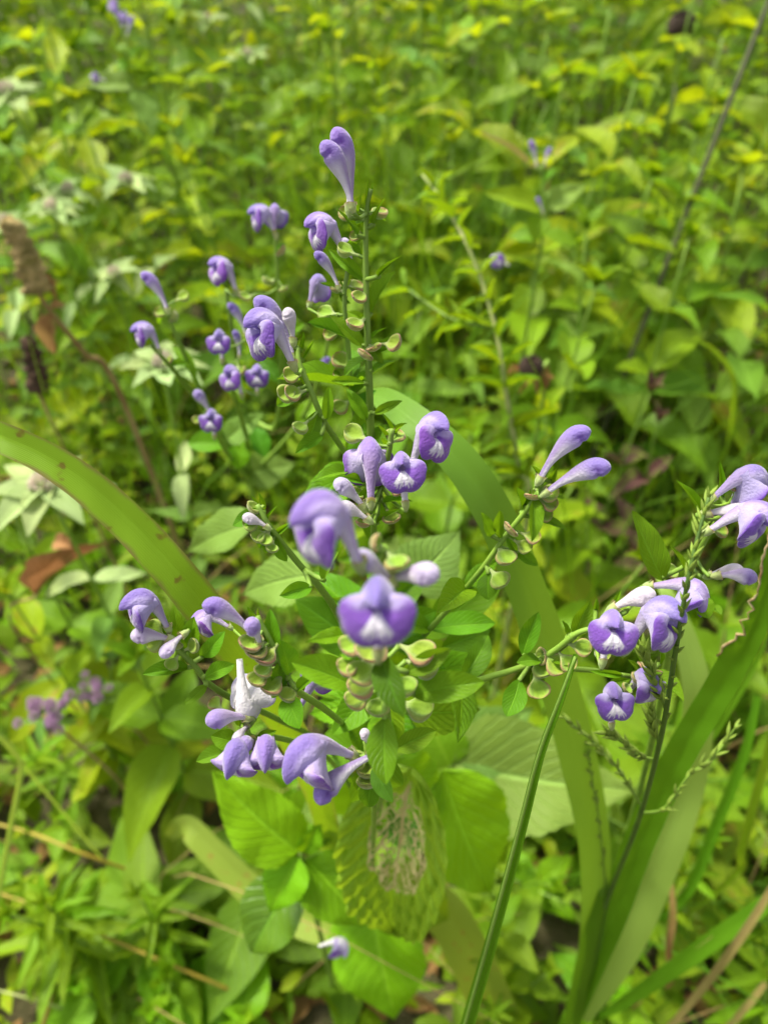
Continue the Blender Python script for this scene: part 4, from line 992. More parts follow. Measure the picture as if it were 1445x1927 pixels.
PR = {
 'bushy': [proto_bushy('weed2', .42, .024, .45), proto_bushy('weed', .44, .022, .5), proto_bushy('weed2', .42, .03, .3)],
 'purple': [proto_weed('purple', .30, .05, .55, 5)],
 'feather': [proto_narrow(.46, .028, 34), proto_narrow(.44, .034, 30)],
 'weed':  [proto_weed('weed', .34, .062, .52, 6) for _ in range(4)],
 'weed2': [proto_weed('weed2', .36, .058, .46, 6) for _ in range(3)],
 'weed3': [proto_weed('weed3', .36, .066, .36, 7) for _ in range(3)],
 'bright': [proto_weed('bright', .22, .062, .55, 4) for _ in range(2)],
 'mint':  [proto_mint(.42, .036, 6+k, k) for k in range(3)],
 'narrow': [proto_narrow(.40, .050, 20) for _ in range(3)],
 'whorl': [proto_weed('narrow', .22, .045, .20, 5, whorl=5, droop=.1) for _ in range(2)],
 'low':   [proto_weed('weed', .11, .036, .6, 4, start=.3) for _ in range(3)],
 'lowb':  [proto_weed('bright', .10, .040, .6, 3, start=.4) for _ in range(2)],
}
PH = {'purple': .30, 'bushy': .42, 'feather': .45, 'weed': .34, 'weed2': .36, 'weed3': .36, 'bright': .22, 'mint': .42, 'narrow': .40, 'whorl': .22, 'low': .11, 'lowb': .10}
NAME = {'purple': 'purple_leaved_weed', 'bushy': 'bushy_weed', 'feather': 'feathery_herb', 'weed': 'broad_leaved_weed', 'weed2': 'yellowing_weed', 'weed3': 'lance_leaved_weed', 'bright': 'bright_weed', 'mint': 'mountain_mint', 'narrow': 'narrow_leaved_herb', 'whorl': 'whorled_herb', 'low': 'low_weed', 'lowb': 'low_bright_weed'}
def instance(kind, base, scale, rz, label, group=None, tilt=(0, 0), idx=None, hscale=1.0, cat='plant'):
    parts = RNG.choice(PR[kind]) if idx is None else PR[kind][idx % len(PR[kind])]
    r = root(NAME[kind], base, label, cat, group)
    r.rotation_euler = (tilt[0], tilt[1], rz); r.scale = (scale, scale, scale*hscale)
    for nm, me, m in parts:
        o = bpy.data.objects.new(nm, me); COL.objects.link(o); o.parent = r
        if kind in ('mint',) and hscale != 1.0:
            loc, rot, sc = m.decompose(); m = Matrix.LocRotScale(loc, rot, Vector((sc.x, sc.y, sc.z)))
        o.matrix_local = m
    return r
def top_at(kind, u, v, d, size, label, group=None, idx=None, rz=None):
    """plant whose top shows at a photo pixel at distance d; it stands on the ground straight below"""
    p = P(u, v, d); hs = p.z/(PH[kind]*size)
    return instance(kind, Vector((p.x, p.y, 0)), size, U(0, 6.28) if rz is None else rz, label, group, idx=idx, hscale=hs)

KEEP = []                                                    # places kept clear: (u, v, radius px, depth)
MG = 'mountain mints with pale bracts'
for (u, v, d, sz, lb) in [
    (268, 690, .62, 1.1, 'mountain mint with one wide star of whitish bracts beneath the lavender skullcap flowers'),
    (92, 880, .56, 1.25, 'large mountain mint with many whitish bracts and cream head behind the arching blade'),
    (275, 340, .92, 1.2, 'mountain mint with pale upright bracts beside the sunlit weeds at the back'),
    (45, 165, .98, 1.5, 'mountain mint with paired whitish leaves near the yellowing weeds'),
    (165, 345, .95, 1.0, 'small mountain mint with whitish tips between two taller ones'),
    (470, 110, 1.25, 1.2, 'mountain mint with dull whitish head in the shade at the back'),
    (205, 505, .80, .9, 'small mountain mint of four pale leaves above the lavender skullcap'),
    (75, 390, .85, 1.0, 'mountain mint with cream bud next to the dried brown spike'),
    (410, 30, 1.45, 1.2, 'farthest mountain mint, with cream head among yellow-green leaves')]:
    top_at('mint', u, v, d, sz, lb, MG); KEEP.append((u, v, 70, d))

# pink flower heads
for (u, v, d, lb) in [(76, 1335, .60, 'pale pink-purple flower head, the larger of two, above brown litter'), (172, 1292, .66, 'dusky pink-purple flower head, the smaller of two, above brown litter')]:
    p = P(u, v, d); b = Vector((p.x+.01, p.y+.03, 0)); r = root('pink_flower', b, lb, 'flower')
    put_tube('stem', r, [b, (b+p)/2+Vector((.01, 0, 0)), p-Vector((0, 0, .01))], .0016, .0012, 'stembr', 14, 6, origin=b)
    for k in range(16 if u < 100 else 10):
        o = new_obj('floret_cluster', PINKB[k % 2], r); sz = U(.2, .32)
        o.location = p-b+Vector((U(-.017, .017), U(-.012, .012), U(-.018, .016))); o.scale = (sz, sz, sz); o.rotation_euler = (U(-.6, .6), U(-.6, .6), U(0, 6))
    for k in range(4):
        a = k*1.57; put_leaf(r, p-Vector((0, 0, .015)), p+Vector((math.cos(a)*.025, math.sin(a)*.025, -.02)), .01, 'mint')
    KEEP.append((u, v, 75, d))

# dried brown flower spike on the far left with its withered leaf
p = P(60, 545, .60); b = Vector((p.x+.05, p.y+.03, 0)); r = root('dried_flower_spike', b, 'dried tan flower spike leaning over a withered yellow leaf', 'plant')
put_tube('stem', r, [b, (235, 760, .72), (160, 665, .66), (95, 585, .615), (70, 545, .60)], .003, .0016, 'stembr', 24, 7, origin=b)
def spike_mesh(p0, p1, r, org, mat, seed):
    V, Fc, UVs = [], [], []
    S_ = catmull([p0, (p0+p1)/2+Vector((.002, 0, 0)), p1], 22); m = 12
    V, Fc, UVs = tube_geo([Vector(x)-org for x in S_], [r*(.95-.35*i/21)*(1 if i < 18 else math.sqrt(max(.02, 1-((i-17)/4.2)**2))) for i in range(22)], m)
    V = [v + (v-Vector(S_[min(k//m, 21)])+org).normalized()*r*.7*noise.noise(v*330+Vector((seed, 0, 0))) for k, v in enumerate(V)]
    return mesh_from('seed_spike', V, Fc, M[mat], UVs)
new_obj('seed_spike', spike_mesh(P(72, 548, .60), P(12, 408, .565), .011, b, 'drybark' if 'drybark' in M else 'stembr', 3), r)
put_leaf(r, P(100, 590, .61), P(88, 665, .61), .016, 'dry'); put_leaf(r, P(75, 520, .6), P(110, 555, .6), .008, 'dry'); put_leaf(r, P(95, 580, .61), P(120, 570, .61), .007, 'dry')
KEEP += [(60, 480, 90, .6), (95, 620, 60, .62)]
p = P(72, 735, .66); b = Vector((p.x, p.y+.02, 0)); r = root('dark_dried_spike', b, 'dark brown dried seed spike standing under the withered yellow leaf', 'plant')
put_tube('stem', r, [b, (b+p)/2, p], .002, .0015, 'stembr', 12, 6, origin=b)
new_obj('seed_spike', spike_mesh(p, P(50, 630, .64), .009, b, 'darkspike', 8), r)
KEEP.append((60, 660, 60, .66))

# dark seed heads
def seedhead(u, v, d, rad, stem, label, bracts=True, tilt=None):
    p = P(u, v, d); b = Vector((stem[-1].x, stem[-1].y, 0)); r = root('dark_seed_head', b, label, 'seed head', None)
    put_tube('stem', r, [p]+stem, .0011 if rad < .012 else .0018, .0022, 'stemdk' if not bracts else 'stem', 20, 6, origin=b)
    V, Fc, UVs = [], [], []; n, m = 14, 20
    for i in range(n):
        th = math.pi*(i+.02)/(n-1)*.98
        for j in range(m):
            ph = 2*math.pi*j/m; rr = rad*(1+.16*((i+j) % 2)-.08)
            V.append(p-b+Vector((math.sin(th)*math.cos(ph), math.sin(th)*math.sin(ph), math.cos(th)*.92))*rr)
    new_obj('cone', mesh_from('cone', V, grid_faces(n, m, True), M['seedhead'], smooth=False), r)
    if bracts:
        for k in range(9):
            a = k*.7; put_leaf(r, p+Vector((math.cos(a), math.sin(a), -.7))*rad*.8, p+Vector((math.cos(a)*2.1, math.sin(a)*2.1, -1.2+U(-.5, .5)))*rad, rad*.45, 'dry')
    KEEP.append((u, v, 50, d))
q = P(1035, 640, .60)
seedhead(1000, 690, .575, .0088, [P(1012, 712, .585), P(1020, 760, .62), Vector((P(1020, 760, .62).x, P(1020, 760, .62).y+.01, 0))], 'round black seed head with dry brown bracts beside the pale goldenrod stem')
pt = P(1280, 45, 1.25)
seedhead(1282, 48, 1.25, .022, [P(1270, 150, 1.22), P(1255, 240, 1.21), Vector((P(1255, 260, 1.2).x, P(1255, 260, 1.2).y, 0))], 'large dark seed head on a tall straight stem at the back', bracts=False)

# tall dark stem leaning at the back right
t1 = P(1462, -40, .95); t0 = P(1330, 300, .98); b = t0 + (t0-t1)*((t0.z+.01)/(t1.z-t0.z)); b.z = -.005
r = root('bare_dark_stem', Vector((b.x, b.y, 0)), 'bare dark stem leaning diagonally above the weeds', 'plant')
put_tube('stem', r, [Vector((b.x, b.y, -.01)), t0, t1, P(1500, -140, .93)], .0042, .003, 'stemdk', 16, 7, origin=r.location)
put_leaf(r, P(1500, -140, .93), P(1530, -230, .92), .02, 'weed')

# pale goldenrod-like stem with narrow leaves in the middle right
p = P(990, 1010, .58); b = Vector((p.x, p.y, 0)); r = root('goldenrod', b, 'pale curving goldenrod stem with ragged narrow leaves between skullcap and seed head', 'plant')
_, gs = put_tube('stem', r, [b, (988, 1000, .57), (975, 880, .54), (952, 740, .51), (930, 610, .50), (885, 475, .50), (830, 375, .51), (795, 330, .52)], .0022, .0009, 'stempale' if 'stempale' in M else 'stem', 40, 7, origin=b)
for k in range(46):
    i = 8+int(30*k/46); q = gs[i]; a = k*2.4; tt = (gs[i+1]-gs[i]).normalized(); s_ = tt.orthogonal().normalized(); s_.rotate(Matrix.Rotation(a, 3, tt))
    put_leaf(r, q, q+(s_*.9+tt*.55)*U(.018, .034)*(1.2-.5*k/46), U(.004, .0065), 'narrow', Vector((0, 0, 1))+tt*.5)
b2 = gs[22]; _, g2s = put_tube('branch', r, [b2, (850, 600, .50), (760, 540, .52)], .0012, .0007, 'stem', 16, 6, origin=b)
for k in range(14):
    q = g2s[2+k]; a = k*2.4; tt = (g2s[min(15, 3+k)]-g2s[1+k]).normalized(); s_ = tt.orthogonal().normalized(); s_.rotate(Matrix.Rotation(a, 3, tt))
    put_leaf(r, q, q+(s_*.8+tt*.7)*U(.015, .026), U(.004, .006), 'narrow', Vector((0, 0, 1)))
KEEP += [(900, 500, 60, .5), (950, 720, 60, .52), (970, 880, 60, .55), (820, 390, 60, .5)]

# young bright shoot at the foot of the plant
p = P(566, 1606, .43); b = Vector((p.x, p.y+.01, 0)); r = root('young_shoot', b, 'young shoot of bright broad leaves, one glossy and dark, below the eaten leaf', 'plant')
put_tube('stem', r, [b, (b+p)/2, p], .0022, .0016, 'stem', 12, 7, origin=b)
for bb, tt, w, d1, d2, key, nr in [((560, 1602), (403, 1462), 132, .43, .41, 'bright', (0, .3, .9)), ((562, 1612), (498, 1722), 92, .43, .42, 'bright', (-.2, .3, .9)), ((570, 1640), (452, 1800), 124, .455, .44, 'shiny', (-.3, .3, .9)),
                             ((576, 1618), (692, 1752), 124, .435, .43, 'bright', (.2, .3, .9)), ((570, 1604), (604, 1545), 44, .43, .42, 'bright', (.2, .2, .9)), ((555, 1600), (600, 1480), 120, .46, .46, 'leaf', (.1, .2, .9))]:
    put_leaf(r, P(bb[0], bb[1], d1), P(tt[0], tt[1], d2), w*(d1+d2)/2/F, key, cdir(*nr))
KEEP += [(540, 1640, 150, .46), (740, 1650, 140, .42), (900, 1500, 150, .46)]
# large pale leaf behind the grass, and its plant
p = P(850, 1440, .50); b = Vector((p.x-.01, p.y+.01, 0)); r = root('large_leaved_plant', b, 'low plant with large pale veined leaves behind the strap grass', 'plant')
put_tube('stem', r, [b, (b+p)/2+Vector((0, .005, 0)), p], .0022, .0018, 'stem', 12, 7, origin=b)
for bb, tt, w, d1, d2, key in [((852, 1438), (1215, 1490), 215, .5, .47, 'pale'), ((860, 1430), (1010, 1330), 130, .5, .5, 'pale'), ((855, 1450), (960, 1640), 170, .51, .53, 'bright'), ((845, 1440), (800, 1340), 100, .5, .49, 'weed'), ((850, 1450), (930, 1590), 130, .52, .5, 'weed')]:
    put_leaf(r, P(bb[0], bb[1], d1), P(tt[0], tt[1], d2), w*(d1+d2)/2/F, key, cdir(0, .25, .9))
KEEP.append((1030, 1450, 170, .48))

# orange-yellow bare runners at the lower left
for pts, rr, mat, lb in [([(-40, 1670, .68), (60, 1702, .67), (180, 1755, .66), (320, 1815, .66), (430, 1862, .68), (520, 1905, .72)], .0017, 'stemyl', 'orange-yellow bare runner stem lying across whorled leaves'),
                     ([(-30, 1545, .74), (60, 1568, .73), (150, 1604, .72), (250, 1640, .75), (340, 1670, .78)], .0019, 'stemyl', 'olive-yellow bare stem above the orange runner, lying over litter'),
                     ([(-20, 1860, .66), (60, 1880, .66), (140, 1905, .68)], .0012, 'stempale' if 'stempale' in M else 'stem', 'short pale straw stem below the orange runner')]:
    W_ = [P(*q) for q in pts]; e = W_[-1]; b = Vector((e.x+.02, e.y, 0)); r = root('bare_runner', b, lb, 'stem')
    put_tube('stem', r, W_+[b+Vector((0, 0, -.004))], rr*.8, rr, mat, 30, 7, origin=b)
    for k in range(3):
        q = W_[1+k % (len(W_)-2)]; put_leaf(r, q, q+Vector((U(-.02, .02), U(-.02, .02), U(.0, .02))), .004, 'narrow')

# bent pale blade lying behind the shoot
b = ground_under(960, 1960)
r = root('bent_grass', b, 'bent pale strap blade passing under the young shoot and crinkled leaf', 'grass')
new_obj('blade', ribbon_mesh([(318, 1575, .66), (350, 1556, .64), (400, 1602, .63), (500, 1695, .62), (620, 1740, .60), (740, 1680, .575), (830, 1712, .585), (890, 1810, .62), (935, 1910, .67), b], [20, 42, 48, 56, 66, 76, 80, 82, 80, .01], 'bladepale2' if 'bladepale2' in M else 'bladepale', n=60, origin=b), r)

# thin grasses at the right edge and elsewhere: each its own blade
TG = 'thin grass blades at the right edge'
for pts, w, mat, lb in [
    ([(1460, 1690, .50), (1380, 1745, .52), (1280, 1815, .56), (1170, 1890, .62)], [30, 32, 30, 20], 'blade', 'broad drooping grass blade low on the right, crossing a yellow straw'),
    ([(1470, 1640, .47), (1410, 1740, .50), (1330, 1850, .56), (1240, 1950, .64)], [10, 15, 14, 10], 'drygrass', 'yellow dry straw arching low on the right'),
    ([(1262, 1650, .60), (1266, 1720, .60), (1258, 1790, .62), (1262, 1850, .68)], [5, 13, 12, 8], 'redleaf', 'short reddish-brown dry blade hanging between green stalks'),
    ([(1425, 1310, .50), (1400, 1420, .52), (1345, 1560, .57), (1285, 1690, .64)], [12, 18, 20, 18], 'blade', 'upright green grass stalk with bent tip beside the strap grass'),
    ([(1460, 1360, .48), (1430, 1470, .52), (1395, 1600, .58), (1380, 1650, .62)], [10, 16, 16, 14], 'bladeold', 'yellow-green grass stalk next to the bent one'),
    ([(1445, 1190, .5), (1410, 1270, .52), (1330, 1400, .56), (1250, 1500, .62)], [6, 10, 12, 10], 'blade', 'thin dark grass blade slanting behind the chewed blade'),
    ([(1275, 640, .8), (1330, 650, .8), (1375, 700, .82), (1380, 760, .85), (1360, 860, .95)], [4, 8, 9, 9, 8], 'bladeold', 'thin grass blade arching over like a hook above purple-brown leaves'),
    ([(1160, 350, 1.0), (1200, 345, 1.0), (1240, 370, 1.02), (1262, 420, 1.08), (1268, 470, 1.15)], [3, 7, 8, 8, 8], 'bladeold', 'thin pale grass blade arching over at the back right'),
    ([(960, 270, .95), (905, 300, .96), (850, 330, .98), (800, 380, 1.02)], [4, 9, 9, 7], 'bladeold', 'pale dry grass blade slanting behind the top flowers'),
    ([(905, 250, .9), (960, 275, .92), (1000, 310, .95), (1030, 350, 1.0)], [3, 7, 7, 6], 'drygrass', 'short tan grass blade crossing the pale slanting one'),
    ([(1440, 1850, .6), (1400, 1900, .62), (1340, 1960, .68)], [10, 12, 10], 'drygrass', 'tan straw in the lowest corner under the broad blade'),
    ([(1300, 1780, .58), (1240, 1840, .62), (1180, 1900, .68)], [5, 12, 10], 'dry', 'curled tan dead blade beneath the drooping grass'),
    ([(-20, 1790, .62), (20, 1560, .58), (40, 1440, .56), (10, 1400, .56)], [6, 10, 9, 4], 'bladepale', 'pale grass blade beside the pink flower heads')]:
    e = P(*pts[-1]); b = Vector((e.x, e.y+.01, 0)); r = root('thin_grass', b, lb, 'grass', None)
    new_obj('blade', ribbon_mesh(pts+[b], w+[.0012], mat, n=30, nw=4, origin=b, fold=.4), r)
# dry red leaf on the left
p = P(70, 1120, .62); b = Vector((p.x, p.y, 0)); r = root('withered_leaf', b, 'withered reddish leaf folded on a thin stalk beneath the mountain mint', 'leaf')
put_tube('stalk', r, [b, (30, 1190, .66), (72, 1118, .62)], .0012, .0009, 'stembr', 12, 6, origin=b)
put_leaf(r, P(72, 1118, .62), P(135, 1010, .6), .017, 'redleaf', cdir(-.5, .2, .8)); put_leaf(r, P(138, 1030, .6), P(85, 1005, .6), .014, 'dry', cdir(.2, .2, .9))
KEEP.append((100, 1060, 60, .62))

# big single bg plants placed where the photo shows them
for kind, u, v, d, sz, lb in [
    ('weed2', 85, 85, 1.15, 1.6, 'yellowing weed with one broad lime leaf at the far back'),
    ('weed2', 20, 40, 1.25, 1.4, 'lime-yellow weed half hidden behind the paired mint leaves'),
    ('weed', 130, 270, .9, 1.3, 'broad-leaved weed with rounded leaves behind the mints'),
    ('weed2', 350, 240, .95, 1.0, 'lime weed with narrow upright leaves beside a brown dead leaf'),
    ('weed2', 420, 320, .9, 1.1, 'lime weed with spreading pointed leaves under the shaded grass'),
    ('weed', 860, 90, 1.2, 1.5, 'broad-leaved weed with yellow-green leaves above the pale grass blade'),
    ('weed2', 820, 20, 1.35, 1.6, 'lime-yellow weed with drooping broad leaves at the top of the bank'),
    ('weed3', 1160, 450, .80, 1.2, 'lance-leaved weed with one pale pointed leaf beneath the hooked grass'),
    ('weed3', 1290, 250, 1.0, 1.0, 'lance-leaved weed with small pale leaves beside the tall dark stem'),
    ('weed', 1260, 300, 1.0, 1.1, 'broad-leaved weed with rounded pale leaf left of the leaning stem'),
    ('weed2', 1430, 210, .95, 1.2, 'lime weed with one long upright leaf right of the leaning stem'),
    ('weed', 1370, 340, .9, 1.1, 'broad-leaved weed with oval leaves at the foot of the leaning stem'),
    ('weed3', 1420, 460, .82, 1.4, 'lance-leaved weed with wide pale leaves beyond the hooked grass'),
    ('weed', 1290, 500, .80, 1.2, 'bushy broad-leaved weed above the purple-brown leaves'),
    ('weed2', 1120, 780, .68, 1.1, 'lime weed with one large pointed leaf behind the two club-shaped buds'),
    ('weed', 1100, 990, .52, .9, 'broad-leaved weed with star of leaves between the two right-hand flower spikes'),
    ('weed', 1080, 540, .68, 1.1, 'broad-leaved weed with pale tip leaves beside the black seed head'),
    ('purple', 1185, 770, .72, .9, 'weed with dull purple-brown leaves beside the large pointed lime leaf'),
    ('purple', 1275, 770, .74, .8, 'purple-brown weed with a small yellow leaf nearby, under the hooked grass'),
    ('narrow', 1340, 60, 1.2, 1.0, 'feathery lime-green herb between the dark seed head and leaning stem'),
    ('narrow', 1050, 120, 1.25, 1.1, 'feathery herb with drooping pale leaves at the back'),
    ('weed2', 60, 1150, .62, .9, 'lime weed under the withered red leaf'),
    ('weed', 230, 1180, .60, 1.2, 'weed with large flat yellow-green leaves below the left-hand flower'),
    ('weed2', 120, 1260, .68, 1.1, 'weed with yellow-edged lobed leaves behind the pink flower heads'),
    ('weed', 40, 1000, .60, 1.0, 'weed with one drooping mid-green leaf below the large mountain mint'),
    ('whorl', 95, 1690, .60, 1.0, 'whorled herb with finger-like leaves crossing the orange runner'),
    ('whorl', 30, 1640, .60, .9, 'whorled herb with stiff upright leaves above the orange runner'),
    ('whorl', 285, 1730, .62, .8, 'whorled herb with short finger-like leaves right of its larger neighbour'),
    ('lowb', 170, 1870, .66, 1.2, 'low herb with large bright leaves in the corner below the orange runner'),
    ('lowb', 320, 1880, .66, 1.3, 'low herb with rounded bright leaves beside the orange runner end'),
    ('lowb', 430, 1905, .66, 1.2, 'low herb with rounded bright leaves under the shiny leaf'),
    ('lowb', 330, 1830, .67, 1.1, 'low herb with oval bright leaves touching the orange runner'),
    ('whorl', 1290, 1640, .60, .8, 'whorled pale herb between the strap grass and the green stalks'),
    ('narrow', 960, 1850, .60, .5, 'feathery herb low down beside the thin folded leaf'),
    ('weed', 1000, 1720, .62, .8, 'weed with dull broad leaves behind the thin folded leaf'),
    ('lowb', 1150, 1885, .66, 1.2, 'low bright herb at the foot of the strap grass')]:
    top_at(kind, u, v, d, sz, lb)

TALL = [(40, 110, 1.0), (185, 210, .95), (300, 120, 1.05), (560, 70, 1.1), (770, 160, 1.0), (930, 170, 1.0), (1010, 60, 1.15), (1120, 215, 1.0), (1195, 130, 1.1), (1400, 70, 1.1), (1190, 340, .9),
        (55, 320, .9), (425, 190, 1.0), (1330, 200, 1.05), (620, 20, 1.2), (350, 40, 1.2), (1080, 330, .9), (1420, 330, .95), (130, 30, 1.2), (880, 270, .95)]
# the field of look-alikes
def pix(p):
    q = p-CAM; d = q.dot(FWD); return CX+F*q.dot(RIGHT)/d, CY-F*q.dot(UP)/d, d
LAB = {'bushy': ('bushy small-leaved lime weed', 'bushy weeds filling the meadow'), 'feather': ('upright herb with short narrow leaves', 'feathery herbs filling the meadow'), 'weed': ('broad-leaved green weed', 'broad-leaved weeds filling the meadow'),
       'weed2': ('lime-green weed with pointed oval leaves', 'lime weeds filling the meadow'),
       'weed3': ('blue-green weed with lance-shaped leaves', 'lance-leaved weeds filling the meadow'),
       'narrow': ('feathery narrow-leaved herb', 'narrow-leaved herbs filling the meadow'),
       'mint': ('small mountain mint with whitish top', 'mints scattered in the meadow'),
       'low': ('short dark-green weed on the ground', 'short weeds on the ground'),
       'lowb': ('short bright-green weed on the ground', 'short bright weeds on the ground'),
       'whorl': ('short herb with whorls of finger-like leaves', 'short whorled herbs on the ground')}
LAND = [(268, 690, .62, 'near the wide star of mint bracts'), (92, 880, .56, 'near the largest mountain mint'), (275, 340, .92, 'near the upright pale mint'), (45, 165, .98, 'near the paired mint leaves'),
        (470, 110, 1.25, 'near the shaded mint'), (30, 470, .6, 'near the dried tan spike'), (1000, 690, .58, 'near the black seed head'), (1282, 48, 1.25, 'near the tall dark seed head'), (1400, 150, .95, 'near the bare leaning stem'),
        (900, 480, .5, 'near the pale goldenrod'), (700, 250, 1.1, 'near the hair-fine grass'), (1350, 700, .82, 'near the hooked grass blade'), (1015, 300, .72, 'near the two faded buds'), (110, 1320, .62, 'near the pink flower heads'),
        (100, 1060, .62, 'near the withered red leaf'), (200, 1750, .66, 'near the orange runner'), (560, 1640, .45, 'near the young shoot'), (740, 1650, .5, 'near the eaten leaf'), (1050, 1450, .5, 'near the large veined leaf'),
        (1130, 1800, .55, 'near the strap grass'), (1380, 1750, .6, 'near the yellow straw'), (230, 60, .97, 'near the distant lavender skullcap'), (420, 700, .45, 'near the small-flowered skullcap'), (840, 60, 1.25, 'near the drooping lime weed'), (1120, 980, .6, 'near the right-hand flower spikes')]
placed = []
def try_place(x, y, kind, size, hgt, mind):
    for (a, c, m) in placed:
        if (a-x)**2+(c-y)**2 < ((m+mind)/2)**2: return False
    top = Vector((x, y, hgt)); u, v, d = pix(top)
    if d < .55: return False
    if not (-260 < u < 1700 and -420 < v < 2300): return False
    for zz in (1, .75):
        uu, vv, dd = pix(Vector((x, y, hgt*zz)))
        for (ku, kv, kr, kd) in KEEP:
            if dd < kd+.02 and (uu-ku)**2+(vv-kv)**2 < (kr+F*.035/dd)**2: return False
    if kind not in ('low', 'whorl', 'lowb'):
        for zz in (1, .7, .4, .1):
            uu, vv, dd = pix(Vector((x, y, hgt*zz)))
            if 130 < uu < 460 and 1290 < vv < 1640: return False
            if 0 < uu < 200 and 1380 < vv < 1620: return False
            if 1180 < uu < 1420 and 840 < vv < 1020: return False
    else:
        uu, vv, dd = pix(Vector((x, y, hgt)))
        if 150 < uu < 440 and 1320 < vv < 1600 and RNG.random() < .6: return False
    placed.append((x, y, mind))
    lb, gr = LAB[kind]
    mu, mv, md = pix(Vector((x, y, hgt*.9))); lb = lb + ' ' + min(LAND, key=lambda q: (q[0]-mu)**2+(q[1]-mv)**2+((q[2]-md)*900)**2)[3]
    instance(kind, Vector((x, y, gz(x, y)-.004)), size, U(0, 6.28), lb, gr, tilt=(U(-.12, .12), U(-.12, .12)), hscale=hgt/(PH[kind]*size))
    return True
for k_, (u, v, d) in enumerate(TALL):
    kind = ['weed', 'weed2', 'weed3', 'weed', 'weed2'][k_ % 5]
    lm = min(LAND, key=lambda q: (q[0]-u)**2+(q[1]-v)**2+((q[2]-d)*900)**2)[3]
    top_at(kind, u, v, d, U(1.1, 1.6), 'tall large-leaved '+{'weed': 'green', 'weed2': 'lime', 'weed3': 'blue-green'}[kind]+' weed '+lm, 'tall weeds at the back')
cnt = 0
KINDS = ['weed', 'weed2', 'weed3', 'narrow', 'mint', 'bushy', 'feather']
for _ in range(4200):
    y = .22+2.6*RNG.random()**1.3; x = U(-1, 1)*(.5*(y*.68+.5)+.2)
    hg = (.15+.26*sm(.3, .78, y)+.24*sm(.75, 1.25, y)+.06*sm(1.3, 2.0, y))*U(.75, 1.15)
    g = [noise.noise((x*2.2+i*9.1, y*2.2, i*3.7)) for i in range(7)]
    wt = [30, 16, 12, 13, 6 if x < -.08 else 0, 18, 20]
    k = RNG.choices(KINDS, [w*max(.08, 1+2.2*q) for w, q in zip(wt, g)])[0]
    if try_place(x, y, k, U(.6, 1.45)*(1+.4*sm(.6, 1.2, y)), hg, .085+.045*sm(.6, 1.3, y)): cnt += 1
placed2 = placed; placed = []
for _ in range(900):
    y = U(-.15, 1.0); x = U(-1, 1)*(.5*(y*.68+.55)+.15)
    k = RNG.choices(['low', 'lowb', 'whorl'], [5, 4, 3])[0]
    if try_place(x, y, k, U(.8, 1.25), U(.05, .12) if k != 'whorl' else U(.08, .16), .075): cnt += 1
print('field plants', cnt)

# ------------------------------------------------------------------ uncountable ground cover, grass and litter
def leaf_mass(name, mat, n, region, zf, size, ratio, label, cat, seed, flat=.4):
    rr = np.random.default_rng(seed); V, Fc, UVs = [], [], []
    for i in range(n):
        x, y = region(rr); z0 = gz(x, y)+zf(rr, x, y)
        a = rr.uniform(0, 6.283); el = rr.normal(.15, flat); L = size*rr.uniform(.6, 1.4); w = L*ratio*.5
        d = np.array([math.cos(a)*math.cos(el), math.sin(a)*math.cos(el), math.sin(el)]); s = np.array([-math.sin(a), math.cos(a), rr.normal(0, .3)])
        nrm = np.cross(d, s); b = len(V); o = np.array([x, y, z0])
        for t, hw, cz in ((0, .06, 0), (.3, .9, .05), (.62, .85, .02), (1, .03, -.12)):
            for q in (-1, 0, 1):
                V.append(o+d*L*t+s*w*hw*q+nrm*(L*cz+.12*L*abs(q)*hw)); UVs.append((q*.5+.5, t))
        for k in range(3):
            for j in range(2): Fc.append((b+k*3+j, b+k*3+j+1, b+k*3+j+4, b+k*3+j+3))
    o = new_obj(name, mesh_from(name, V, Fc, M[mat], UVs), None, label, 'stuff'); o['category'] = cat
    return o
def reg(y0, y1, m=.3, dens=None):
    def f(rr):
        while True:
            y = rr.uniform(y0, y1); x = rr.uniform(-1, 1)*(.5*(y*.68+.55)+m)
            if dens is None or rr.uniform() < dens(x, y): return x, y
    return f
def clear_litter(x, y):
    g = pix(Vector((x, y, 0))); return .12 if (100 < g[0] < 450 and 1280 < g[1] < 1650) else 1
for k, (mat, n, sz, ra, sd) in enumerate([('weed', 4200, .030, .5, 1), ('weed2', 2400, .028, .42, 2), ('narrow', 2600, .034, .2, 3), ('weed3', 2600, .032, .36, 4)]):
    leaf_mass('ground_cover', mat, n, reg(-.2, 3.2, dens=clear_litter), lambda r_, x, y: r_.uniform(.0, .05+.22*sm(.3, 1.2, y)), sz, ra,
              ['small rounded leaves of the dark green undergrowth', 'small lime leaves of the undergrowth', 'small narrow leaves of the undergrowth', 'small blue-green leaves of the undergrowth'][k], 'undergrowth', sd)
leaf_mass('far_weeds', 'weed', 5200, reg(1.7, 4.4, .4), lambda r_, x, y: r_.uniform(.1, .62), .060, .45, 'leafy mass of weeds at the far end of the meadow', 'undergrowth', 14)
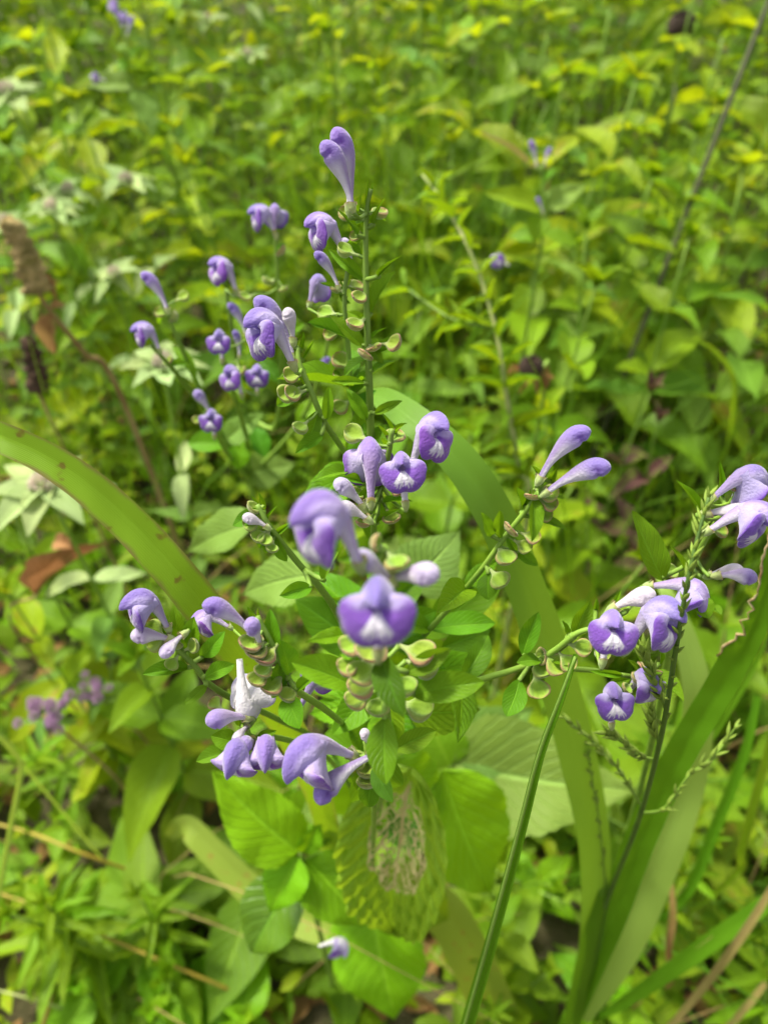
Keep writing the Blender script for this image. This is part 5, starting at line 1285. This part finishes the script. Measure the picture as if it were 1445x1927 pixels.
leaf_mass('far_weeds', 'weed2', 2600, reg(1.7, 4.4, .4), lambda r_, x, y: r_.uniform(.1, .62), .055, .42, 'yellow-green mass of weeds at the far end of the meadow', 'undergrowth', 15)
leaf_mass('leaf_litter', 'dry', 1500, reg(-.2, 1.6), lambda r_, x, y: .004, .035, .45, 'brown dead leaves lying on the soil under the plants', 'leaf litter', 9, .15)
def grass_mass(name, mat, n, region, hmin, hmax, w, label, seed, lean=.35):
    rr = np.random.default_rng(seed); V, Fc, UVs = [], [], []
    for i in range(n):
        x, y = region(rr); h = rr.uniform(hmin, hmax); a = rr.uniform(0, 6.283); l = rr.uniform(.05, lean)*h*1.5; ww = w*rr.uniform(.6, 1.4); b = len(V)
        la = np.array([-math.sin(a+.6), math.cos(a+.6), 0])
        for k in range(6):
            t = k/5; p = np.array([x+math.cos(a)*l*t*t, y+math.sin(a)*l*t*t, gz(x, y)+h*(t-.18*t*t*min(1, l/h*1.5))]); hw = ww*(1-t**2.2)+.0001
            V.append(p-la*hw); V.append(p+la*hw); UVs += [(0.1, t), (.9, t)]
        for k in range(5): Fc.append((b+2*k, b+2*k+1, b+2*k+3, b+2*k+2))
    o = new_obj(name, mesh_from(name, V, Fc, M[mat], UVs), None, label, 'stuff'); o['category'] = 'grass'
gc = P(700, 330, 1.05)
def tuft(rr):
    return rr.normal(gc.x+.0, .11), rr.normal(gc.y+.1, .10)
grass_mass('fine_grass', 'fine', 420, tuft, .35, .68, .0010, 'tall clump of hair-fine green grass standing behind the top flowers', 21, .3)
grass_mass('meadow_grass', 'fine', 1700, reg(.45, 2.4), .25, .66, .0012, 'thin green grass blades mixed through the meadow weeds', 22)
gr = P(1400, 1750, .75)
grass_mass('corner_grass', 'fine', 260, lambda rr: (rr.normal(gr.x+.03, .09), rr.normal(gr.y+.02, .11)), .08, .26, .0012, 'thin green grass and stalks low on the right', 23, .6)
grass_mass('dry_grass', 'drygrass', 320, reg(-.1, 2.0), .08, .42, .0009, 'tan dead grass stalks scattered through the undergrowth', 24, .8)
